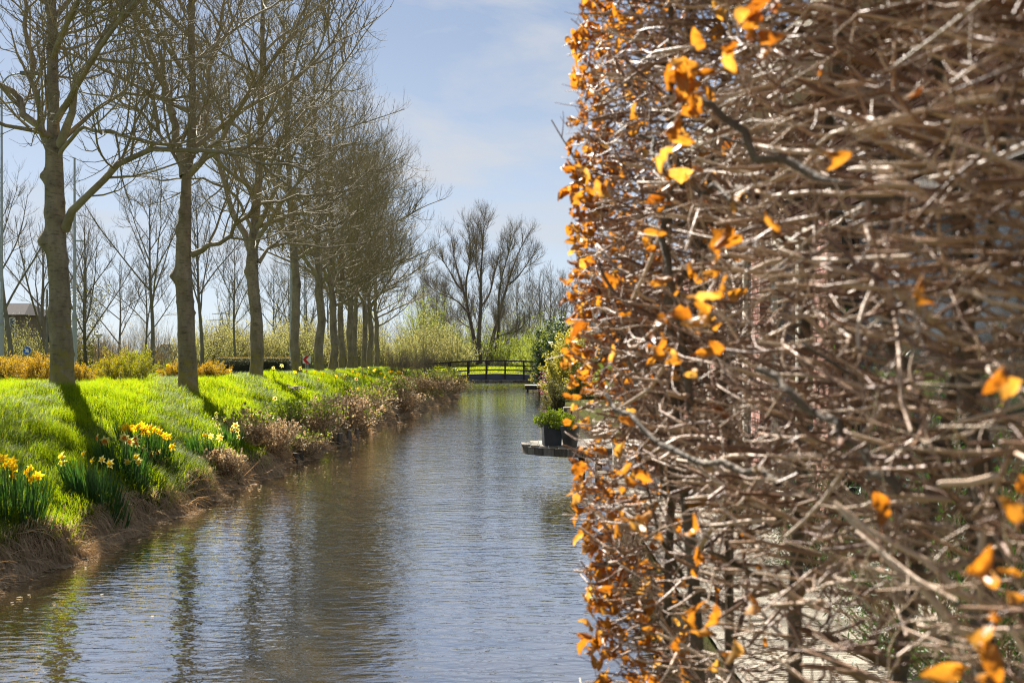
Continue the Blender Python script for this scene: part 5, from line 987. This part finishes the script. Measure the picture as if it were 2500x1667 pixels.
# ------------------------------------------------------------------ neighbour's terrace and brick house seen through the hedge
tz = .47
tr_ = empty('terrace_deck', (1.02, 4.4, 0), 0, 'sunlit terrace of pale grooved boards behind the hedge', 'deck')
bL = 2.9; n_b = 66; bme = [board_geo(bL, .135, .03, 5, .005).mesh('terrace_board', M['deck']) for _ in range(5)]
for k, me in enumerate(bme): me.attributes['tint'].data.foreach_set('value', np.full(len(me.vertices), .1 + .2 * k, np.float32))
for i in range(n_b): mesh_obj(bme[(i * 3 + i // 5) % 5], 'plank', tr_, (0, .07 + i * .142, tz + .0025 * math.sin(i * 3.7)), (0, 0, -math.pi / 2))
for y in (.4, 3, 6, 9):
    g = Geo(); g.box((.02, y, tz - .2), (bL - .02, y + .07, tz - .031)); part(g, 'joist', M['wood_dark'], tr_)
M['brick'] = solid('red_brick', [(0.20, 0.085, 0.06), (0.32, 0.15, 0.11), (0.42, 0.23, 0.18)], 9, 0.85, 0.6, 45, tint=.8)
M['mortar'] = solid('mortar', [(0.32, 0.30, 0.27), (0.42, 0.40, 0.37)], 20, 0.9, 0.4)
M['beige'] = solid('beige_paint', [(0.50, 0.46, 0.37), (0.58, 0.54, 0.44)], 3, 0.5)
hx = 2.42; hy0, hy1 = 3.2, 15.4; zb, ze = .40, 4.05
hs = empty('brick_house', (hx, hy0, 0), 0, 'red brick house with beige window frames seen through the hedge', 'house')
core = Geo(); core.box((.11, .11, zb), (5, hy1 - hy0 - .11, ze)); part(core, 'inner_wall', M['mortar'], hs)
bw_, bh_, bd_, cs = .21, .052, .10, .0625
piers = [(0.0, .9), (5.15, 5.58), (7.45, 7.85), (9.7, 10.1), (11.7, 12.2)]
b1 = Geo(); b1.box((0, 0, 0), (bd_, .20, bh_)); r_ = rg(31)
bms = []
for k in range(5):
    b1 = Geo(); b1.box((0, 0, 0), (bd_, .20, bh_), tint=.1 + .2 * k); bms.append(b1.mesh('brick', M['brick']))
hb = []
for k in range(5):
    b1 = Geo(); b1.box((0, 0, 0), (bd_, .095, bh_), tint=.1 + .2 * k); hb.append(b1.mesh('half_brick', M['brick']))
mort = Geo()
for pi_, (a, b_) in enumerate(piers):
    mort.box((-.088, a + .008, zb), (.105, b_ - .008, 2.95))
    nco = int((2.95 - zb) / cs)
    if pi_ == 1:      # the sunlit pier: every brick its own piece
        for c in range(nco):
            z = zb + c * cs; y = a; off = c % 2
            seq = ([1, 0, 0] if False else ([0, 0] if off == 0 else [1, 0, 1]))
            for s_ in seq:
                me = (bms if s_ == 0 else hb)[r_.integers(0, 5)]; mesh_obj(me, 'brick', hs, (-.10 + r_.uniform(-.003, .003), y + .004, z), (0, 0, 0)); y += .215 if s_ == 0 else .1075
    else:
        g = Geo()
        for c in range(nco):
            y = a + (0 if c % 2 == 0 else -.105)
            while y < b_ - .02:
                y0_, y1_ = max(y, a), min(y + .20, b_); 
                if y1_ - y0_ > .03: g.box((-.10, y0_ + .003, zb + c * cs), (0, y1_, zb + c * cs + bh_), tint=r_.random())
                y += .215
        part(g, 'brickwork', M['brick'], hs, kind='stuff')
wallg = Geo()          # brickwork over the windows and under the sills
for c in range(int((ze - 2.96) / cs)):
    y = -.105 * (c % 2)
    while y < hy1 - hy0: wallg.box((.0, max(y, 0) + .003, 2.96 + c * cs), (.10, min(y + .205, hy1 - hy0), 2.96 + c * cs + bh_), tint=r_.random()); y += .215
part(wallg, 'brickwork', M['brick'], hs, kind='stuff'); part(mort, 'mortar', M['mortar'], hs, kind='stuff')
for i in range(len(piers) - 1):
    a, b_ = piers[i][1], piers[i + 1][0]; fz0, fz1 = zb + .12, 2.94; wf = Geo()
    for (y0_, y1_) in ((a + .004, a + .09), (b_ - .09, b_ - .004)): wf.box((.0, y0_, fz0), (.10, y1_, fz1))
    wf.box((.0, a + .09, fz1 - .1), (.10, b_ - .09, fz1)); wf.box((.0, a + .09, fz0), (.10, b_ - .09, fz0 + .12)); nm = 2 if i == 0 else max(2, int((b_ - a) / .75)); st_ = (b_ - a) / nm
    for k in range(1, nm):
        for dy in ((-.03, .03) if nm < 4 else (-.045, .0)): wf.box((.012, a + k * st_ + dy - .022, fz0 + .12), (.09, a + k * st_ + dy + .022, fz1 - .1))
    fo = part(wf, 'window', M['beige' if i else 'wood_dark'], hs)
    for k in range(nm):
        gl = Geo(); gl.box((.05, a + k * st_ + .07, fz0 + .121), (.06, a + (k + 1) * st_ - .07, fz1 - .101)); gl.build('pane', M['glass'], fo)
    sl_ = Geo(); sl_.box((-.05, a + .004, fz0 - .06), (.10, b_ - .004, fz0 - .002)); part(sl_, 'sill', M['beige'], hs)
rf = Geo(); rf.add([(-.45, -.3, ze), (2.6, -.3, ze + 2.0), (2.6, hy1 - hy0 + .3, ze + 2.0), (-.45, hy1 - hy0 + .3, ze), (5.6, -.3, ze), (5.6, hy1 - hy0 + .3, ze)], quads=[[0, 1, 2, 3], [1, 4, 5, 2]], tris=[[0, 4, 1], [3, 2, 5]]); part(rf, 'roof', M['tile'], hs)
so = Geo(); so.box((-.45, -.3, ze - .06), (.12, hy1 - hy0 + .3, ze - .01)); part(so, 'soffit', M['beige'], hs)
gt = Geo(); gt.box((-.55, -.3, ze - .10), (-.455, hy1 - hy0 + .3, ze + .04)); part(gt, 'gutter', M['beige'], hs)
# fence, shed, boxes on the terrace
fn = empty('board_fence', (1.9, 19.6, .3), .12, 'grey vertical board fence behind the round jetty, glimpsed through the hedge', 'fence')
for k in range(17):
    g = Geo(); g.box((.145 * k, 0, 0), (.145 * k + .138, .02, 1.75 + .01 * math.sin(k * 2.1)), tint=(k * .37) % 1); part(g, 'board', M['wood_old'], fn)
for z in (.3, 1.4):
    g = Geo(); g.box((0, .021, z), (2.46, .06, z + .08), tint=.3); part(g, 'rail', M['wood_old'], fn)
sh = empty('garden_shed', (2.3, 22.5, .3), 0, 'brown garden shed with a dark doorway, glimpsed through the hedge', 'shed')
g = Geo(); g.box((0, 0, 0), (2.6, 2, 2.35)); part(g, 'wall', M['brown_brick'], sh); g = Geo(); g.box((.55, -.02, .05), (1.35, -.005, 1.95)); part(g, 'doorway', M['wood_dark'], sh)
g = Geo(); g.add([(-.2, -.2, 2.35), (2.8, -.2, 2.35), (2.8, 2.2, 2.35), (-.2, 2.2, 2.35), (-.2, 1, 3.3), (2.8, 1, 3.3)], quads=[[0, 1, 5, 4], [2, 3, 4, 5], [0, 3, 2, 1]], tris=[[1, 2, 5], [3, 0, 4]]); part(g, 'roof', M['tile'], sh)
def plank_box(loc, w, d, h, n, mat, label, name='planter_box', cap=True):
    rt = empty(name, tuple(loc), .05, label, 'planter'); 
    for k in range(n):
        g = Geo(); g.box((-w / 2, -d / 2, h / n * k + .002), (w / 2, d / 2, h / n * (k + 1) - .004), tint=(k * .43) % 1); part(g, 'board', M[mat], rt)
    if cap: g = Geo(); g.box((-w / 2 - .02, -d / 2 - .02, h), (w / 2 + .02, d / 2 + .02, h + .025), tint=.8); part(g, 'cap', M[mat], rt)
    return rt
plank_box((1.40, 12.2, tz), .30, .30, .42, 4, 'whitewall', 'white boarded planter box on the terrace, glimpsed through the hedge')
plank_box((1.24, 13.2, tz), .14, .14, .40, 3, 'deck', 'pale squat timber post on the terrace edge', 'timber_post')
square_pot((1.72, 11.0, tz + .006), .30, .36, .20, 'low dark pot on the terrace before the house wall', 'lead')
square_pot((2.06, 11.1, tz + .006), .26, .32, .22, 'second low dark pot on the terrace, nearer the house wall', 'lead', .2)
# slab edging by the terrace
r_ = rg(33); eg = empty('paved_strip', (1.75, 3.6, .42), 0, 'strip of worn paving stones between the hedge and the terrace', 'paving')
for i in range(5):
    for j in range(2):
        g = Geo(); g.box((.31 * j - .3, .42 * i - 2.6, 0), (.31 * j + .0, .42 * i - 2.19, .05 + .004 * r_.random()), tint=r_.random()); part(g, 'stone', M['brick' if (i + j) % 3 == 0 else 'mortar'], eg)
# conifers and yew in front of the house
YG = 'yew bushes at the house wall'
for i, (x, y, rx, h, n, lab) in enumerate([(2.02, 7.6, .30, .95, 3200, 'feathery green yew at the foot of the sunlit brick pier'), (1.95, 9.9, .24, .55, 1800, 'low ferny yew beside the dark pots'), (1.95, 5.3, .50, 1.7, 7000, 'dark yew bush deep behind the near end of the hedge'), (1.8, 4.2, .45, 1.25, 5000, 'dark low yew bush in the shade behind the hedge foot')]):
    shrub('yew_bush', (x, y, tz - .02), rx, rx, h, 60, 10, n, .045, 'yew', 640 + i, lab, group=YG, twm='heather_twig', tr=.006, el0=10, leaf_aspect=.16)
# ------------------------------------------------------------------ the beech hedge in front
HR = rg(900)
HB, HA = np.array([0.185, 3.62]), np.array([0.80, 0.85]); HL = np.linalg.norm(HA - HB); He = (HA - HB) / HL; Hn = np.array([-He[1], He[0]]) * (-1 if (-He[1]) > 0 else 1)   # Hn points out of the face, to the canal
HT = 0.62; HZ0, HZ1 = .45, 3.35
def hp(t, q, z):
    """Point of the hedge: t metres along the face from its canal end, q metres behind the face, z height."""
    xy = HB + np.outer(np.atleast_1d(t), He) - np.outer(np.atleast_1d(q), Hn); return np.stack([xy[:, 0], xy[:, 1], np.broadcast_to(z, len(xy))], 1)
def hd(dt, dq, dz):
    """Direction: along the hedge, out of the face, up."""
    xy = np.outer(dt, He) + np.outer(dq, Hn); return nrm(np.stack([xy[:, 0], xy[:, 1], dz], 1))
hedge = empty('beech_hedge', (0, 0, 0), 0, 'clipped beech hedge of bare twigs with orange dead leaves filling the near side', 'hedge')
TMAX = HL + 1.2
def endf(z): return np.interp(z, [.5, .85, 1.1, 1.4, 2.0, 2.4, 2.85, 3.0, 3.3], [.45, .32, .17, .03, -.02, .0, .0, .15, .38])      # how far the canal end leans back at each height
# upright stems with forks
SP, SR = [], []
for k in range(13):
    t0 = .16 + .30 * k + HR.normal(0, .04); q0 = .30 + HR.normal(0, .05)
    a = hp(t0, q0, HZ0 - .3)[0]; n = 12
    dv = hd(np.array([HR.normal(0, .12)]), np.array([HR.normal(0, .06)]), np.array([1.0]))
    P = grow(a[None], dv, np.array([3.2]), n, .2, .06, HR)[0]; P[:, :2] = hp(np.maximum(((P[:, :2] - HB) @ He), .06), .30, 0.0)[:, :2] + (P[:, :2] - hp(((P[:, :2] - HB) @ He), -((P[:, :2] - HB) @ Hn), 0.0)[:, :2]) + np.outer(np.clip((P[:, :2] - HB) @ Hn + .3, -.18, .18), Hn); r0 = HR.uniform(.016, .026); Rl = np.linspace(r0, .005, n)
    g = Geo(); g.tubes(P, Rl, 9, .3); part(g, 'stem', M['hedge_stem'], hedge, True); SP.append(P); SR.append(Rl)
for pts, d0, d1, r0, r1 in [([(2405, 1760), (2398, 1400), (2390, 1120), (2372, 900), (2345, 690)], 1.8, 1.9, .030, .018), ([(1690, 240), (1790, 300), (1890, 395), (2000, 440), (2120, 470), (2260, 520)], 2.35, 2.0, .010, .015),
        ([(2080, 610), (2130, 720), (2180, 830), (2240, 960)], 2.25, 2.1, .013, .017), ([(1650, 400), (1628, 560), (1640, 700), (1668, 880), (1700, 1060)], 2.95, 2.8, .011, .015), ([(1560, 330), (1640, 420), (1740, 470), (1850, 480)], 3.0, 2.5, .007, .011), ([(1850, 900), (1960, 990), (2080, 1090), (2200, 1200)], 2.2, 1.9, .010, .013), ([(1480, 960), (1600, 1090), (1750, 1130), (1900, 1180)], 2.9, 2.3, .008, .011)]:
    P = resample([W(u, v, d0 + (d1 - d0) * i / (len(pts) - 1)) for i, (u, v) in enumerate(pts)], 12); g = Geo(); Rl = np.linspace(r0, r1, 12); Rl *= .75; P[1:-1] += HR.normal(0, .008, (10, 3)); g.tubes(P, Rl, 9, .3); part(g, 'stem', M['hedge_stem'], hedge, True); SP.append(P); SR.append(np.minimum(Rl, .014))
SP, SR = np.array(SP), np.array(SR)
# branches: fan out along the hedge and towards its faces
st, d, rr, tt, pl = shoots(SP, SR, 15, .12, .98, 58, 16, HR); d = d * np.array([1, 1, .8]); L = HR.uniform(.30, .75, len(st))
BP = grow(st, d, L, 9, .35, .13, HR); BR = taper(np.minimum(rr * .7, .0105 * HR.uniform(.6, 1.1, len(st))), np.full(len(st), .0028), 9, len(st))
def to_local(P):
    w = P[..., :2] - HB; return w @ He, -(w @ Hn), P[..., 2]
def clip_ok(P, out=.03):
    """Keep only shoots the shears would have left: inside the clipped faces at every point."""
    t, q, z = to_local(P); return ((t > -out) & (q > -out) & (q < HT + out) & (z < HZ1 + out)).all(1)
def clamp(P, seed):
    """Bend shoots that pass the clipped face back inside it."""
    r = rg(seed); t, q, z = to_local(P); m0 = r.normal(0, .022, len(P))[:, None]
    end = .035 * np.sin(z * 5.1) + .05 * np.sin(z * 2.2 + 1) + endf(z)
    t2 = np.maximum(t, m0 + end); q2 = np.clip(q, m0, HT + m0); z2 = np.minimum(z, HZ1 + m0)
    xy = HB + t2[..., None] * He - q2[..., None] * Hn; return np.concatenate([xy, z2[..., None]], -1)
def cut(P, seed):
    """Shear shoots off where they pass the clipped faces."""
    r = rg(seed); m0 = r.normal(0, .025, len(P)) - .02 * (r.random(len(P)) < .15); P = P.copy()
    for i in range(1, P.shape[1]):
        t, q, z = to_local(P[:, i]); end = .045 * np.sin(z * 5.1) + .03 * np.sin(z * 11 + 1) + endf(z)
        o = (t < m0 + end) | (q < m0) | (q > HT + m0) | (z > HZ1 + m0); st = np.where(o[:, None], .03, 1.0); P[:, i] = P[:, i - 1] + (P[:, i] - P[:, i - 1]) * st
        if i + 1 < P.shape[1]:
            k = np.nonzero(o)[0]; stp = (P[k, i] - P[k, i - 1]); P[k, i + 1:] = P[k, i][:, None] + stp[:, None] * np.arange(1, P.shape[1] - i)[None, :, None] * 1.0
    return P
BP = cut(BP, 1)
for i in range(len(BP)):
    if i < 150: g = Geo(); g.tubes(BP[i], BR[i], 6, HR.random()); part(g, 'branch', M['hedge_stem' if i % 3 == 0 else 'hedge_twig'], hedge, True)
tw = Geo(); tw.tubes(BP[150:], BR[150:], 5, HR.random(max(0, len(BP) - 150)))
# zigzag twigs, mostly level, reaching for the faces
def twigs(n, t0, t1, q0, q1, L0, L1, r0, r1, seed, zig=.13, outw=1.0, k=5, npt=6, z0=HZ0 + .1, z1=HZ1, tp=1.0):
    r = rg(seed); t = t0 + (t1 - t0) * r.random(n) ** tp; z = r.uniform(z0, z1, n); kp = r.random(n) > .5 * ((z < 1.5) & (t < 2.0) & (t > .3)) + .25 * ((z > 1.85) & (z < 2.5) & (t > .5) & (t < 1.7)); kp &= t > endf(z) - .02; t, z = t[kp], z[kp]; n = len(t); q = q0 + (q1 - q0) * r.random(n); s = hp(t, q, 0.0); s[:, 2] = z
    d_ = hd(r.normal(-.45, .65, n), r.normal(outw * .9, .5, n), r.normal(.06, .24, n)); L = L0 + (L1 - L0) * r.random(n) ** 1.5
    P = grow(s, d_, L, npt, .12, zig, r); P = cut(P, seed + 1); R0 = r0 + (r1 - r0) * r.random(n) ** 1.8
    cap = P[:, -1:] + (P[:, -1:] - P[:, -2:-1]) * .02; R = taper(R0, R0 * .55, npt, n)
    tn = np.clip(.5 + .28 * r.standard_normal(n), 0, 1)
    tw.tubes(np.concatenate([P, cap], 1), np.concatenate([R, R[:, -1:] * .02], 1), k, tn); return P, R
Pa, Ra = twigs(5600, 0, TMAX, .03, .38, .14, .46, .0022, .0062, 911)
Pb, Rb = twigs(1700, 0, TMAX, .30, .60, .12, .36, .0022, .0055, 912, outw=-.6)
Pe, Re = twigs(2600, -.02, .5, .0, .58, .08, .24, .0016, .004, 913, outw=.2)     # the dense canal end
Pt = np.concatenate([Pa, Pe]); Rt = np.concatenate([Ra, Re])
s_, d_, rr, tt, pl = shoots(Pt, Rt, 2.2, .25, 1.0, 52, 16, HR); L = HR.uniform(.03, .13, len(s_)); P3 = cut(grow(s_, d_, L, 4, .15, .18, HR), 921); R3 = taper(np.minimum(rr * .75, .0028), np.minimum(rr * .75, .0028) * .5, 4, len(s_))
tw.tubes(P3, R3, 4, np.clip(.5 + .28 * HR.standard_normal(len(s_)), 0, 1))
Pc, Rc = twigs(1700, .9, TMAX, .05, .5, .14, .44, .0022, .006, 914, outw=.5, z0=2.0)
# fine whiskers that stick out past the clipped end
n = 260; zz = HR.uniform(HZ0 + .4, HZ1, n); s_ = hp(endf(zz) + HR.uniform(0, .08, n), HR.uniform(0, .5, n), 0.0); s_[:, 2] = zz; P4 = grow(s_, hd(np.full(n, -1.0) + HR.normal(0, .4, n), HR.normal(.4, .4, n), HR.normal(.15, .35, n)), HR.uniform(.03, .11, n), 4, .1, .15, HR); tw.tubes(P4, taper(np.full(n, .0016), np.full(n, .0006), 4, n), 4, HR.random(n) * .5)
part(tw, 'twigs', M['hedge_twig'], hedge, True, kind='stuff')
# dead beech leaves: curled, several forms
def beech_leaf(seed, nu=5, nv=7):
    r = rg(seed); u = np.linspace(-1, 1, nu); v = np.linspace(0, 1, nv); Ln, Wn = .056, .036
    wd = np.sin(np.pi * np.clip(v * .94 + .04, 0, 1)) ** .75 * (1 + .16 * r.standard_normal(nv)); U, V = np.meshgrid(u, v); curl = r.uniform(.7, 2.3); roll = r.uniform(-1.6, 2.2); X = U * wd[:, None] * Wn / 2; th = U * curl * wd[:, None]
    X = np.sin(th) / curl * Wn / 2; Z = (1 - np.cos(th)) / curl * Wn / 2 + .0035 * np.sin(V * 11 + U * 4 + r.uniform(0, 6)) + .0055 * r.standard_normal(U.shape) * wd[:, None]
    a = V * roll; Y = np.where(abs(roll) < .05, V * Ln, np.sin(a) / roll * Ln); Z = Z + (1 - np.cos(a)) / roll * Ln
    g = Geo(); X += .25 * Wn * r.uniform(-1, 1) * V ** 2; grid_sheet(g, X, Y, Z); g.tubes(np.array([[0, -.012, 0], [0, 0, 0]]), np.array([.0008, .0011]), 3, .3); g.t = [np.full(len(t_), 0.0) for t_ in g.t]; return g
LV = [beech_leaf(950 + i) for i in range(7)]
def leaf_mesh(i, tint):
    g = LV[i]; g.t = [np.full(len(t_), tint) for t_ in g.t]; return g.mesh('beech_leaf', M['beech'], True)
LM = [[leaf_mesh(i, t_) for t_ in (.22, .38, .5, .62, .85)] for i in range(7)]
# where the leaves hang: thick at the canal end, sparse sprays over the face
pos, tin = [], []
n = 1700; z = HZ0 + .3 + (2.75) * HR.random(n); dens = .45 + .35 * np.sin(z * 6.3 + .5) + .35 * np.sin(z * 2.4 + 2.2); ok = HR.random(n) < np.clip(dens + .25, .12, 1); z = z[ok]; m = len(z)
end = endf(z); p = hp(end + np.abs(HR.normal(0, .075, m)) - .02, np.abs(HR.normal(.03, .14, m)), 0.0); p[:, 2] = z; pos.append(p); tin.append(np.clip(HR.normal(.58, .24, m), 0, 1)); tin0 = tin[0]
n = 170; t = .1 + 1.1 * HR.random(n) ** 1.3; z = HR.uniform(HZ0 + .45, HZ1 - .1, n); p = hp(t, np.abs(HR.normal(.04, .1, n)), 0.0); p[:, 2] = z; pos.append(p); tin.append(np.clip(HR.normal(.55, .25, n), 0, 1))
for (u, v, dd, k) in [(1680, 200, 2.25, 12), (1670, 300, 2.3, 7), (1830, 60, 1.95, 7), (1850, 30, 1.9, 4), (1650, 870, 2.35, 6), (1730, 690, 2.2, 4), (1600, 800, 2.45, 3), (1760, 740, 2.1, 4), (1710, 620, 2.2, 2), (2150, 1325, 1.65, 1), (2415, 1035, 1.45, 1), (2470, 930, 1.4, 1), (2470, 1180, 1.4, 2), (2450, 1500, 1.38, 4), (2480, 1420, 1.36, 3), (2420, 1600, 1.42, 4), (1790, 1590, 2.05, 3), (1700, 1520, 2.2, 3), (1640, 1290, 2.3, 3), (1550, 1280, 2.5, 3), (2210, 270, 1.62, 1), (2040, 370, 1.8, 1), (1960, 180, 1.85, 1), (2320, 690, 1.5, 1), (1780, 490, 2.15, 2), (1550, 560, 2.6, 2), (1480, 430, 2.9, 6), (1540, 1200, 2.6, 5), (1900, 560, 1.9, 1)]:
    p = W(u, v, dd) + HR.normal(0, .022, (k, 3)) * np.array([1, 1, 1.3]); pos.append(p); tin.append(np.clip(HR.normal(.62, .2, k), 0, 1))
pos = np.concatenate(pos); tin = np.concatenate(tin); N = len(pos)
yaw = HR.uniform(0, 6.28, N); pit = HR.normal(-.9, .55, N); rol = HR.uniform(0, 6.28, N); sc = HR.uniform(.5, 1.2, N); sc[:len(tin0)] = HR.uniform(.55, 1.2, len(tin0))
dist = np.linalg.norm(pos - np.array([0, 0, HC]), axis=1); sc *= np.interp(dist, [1.4, 2.2], [.8, 1.0]); order = np.argsort(dist / sc); rest = Geo()
for rank, i in enumerate(order):
    k = HR.integers(0, 7); ti = int(np.clip(tin[i] * 5, 0, 4)); rot = (pit[i], rol[i], yaw[i])
    if rank < 300: mesh_obj(LM[k][ti], 'leaf', hedge, tuple(pos[i]), rot, float(sc[i]))
    else:
        from mathutils import Euler
        Rm = np.array(Euler(rot).to_matrix()) * sc[i]; o = 0
        for v_, q_ in zip(LV[k].v, LV[k].f4):
            rest.add(v_ @ Rm.T + pos[i], quads=q_ - (0 if q_.min() < len(LV[k].v[0]) and v_ is LV[k].v[0] else len(LV[k].v[0])), tint=[.22, .38, .5, .62, .85][ti])
part(rest, 'leaves', M['beech'], hedge, True, kind='stuff')
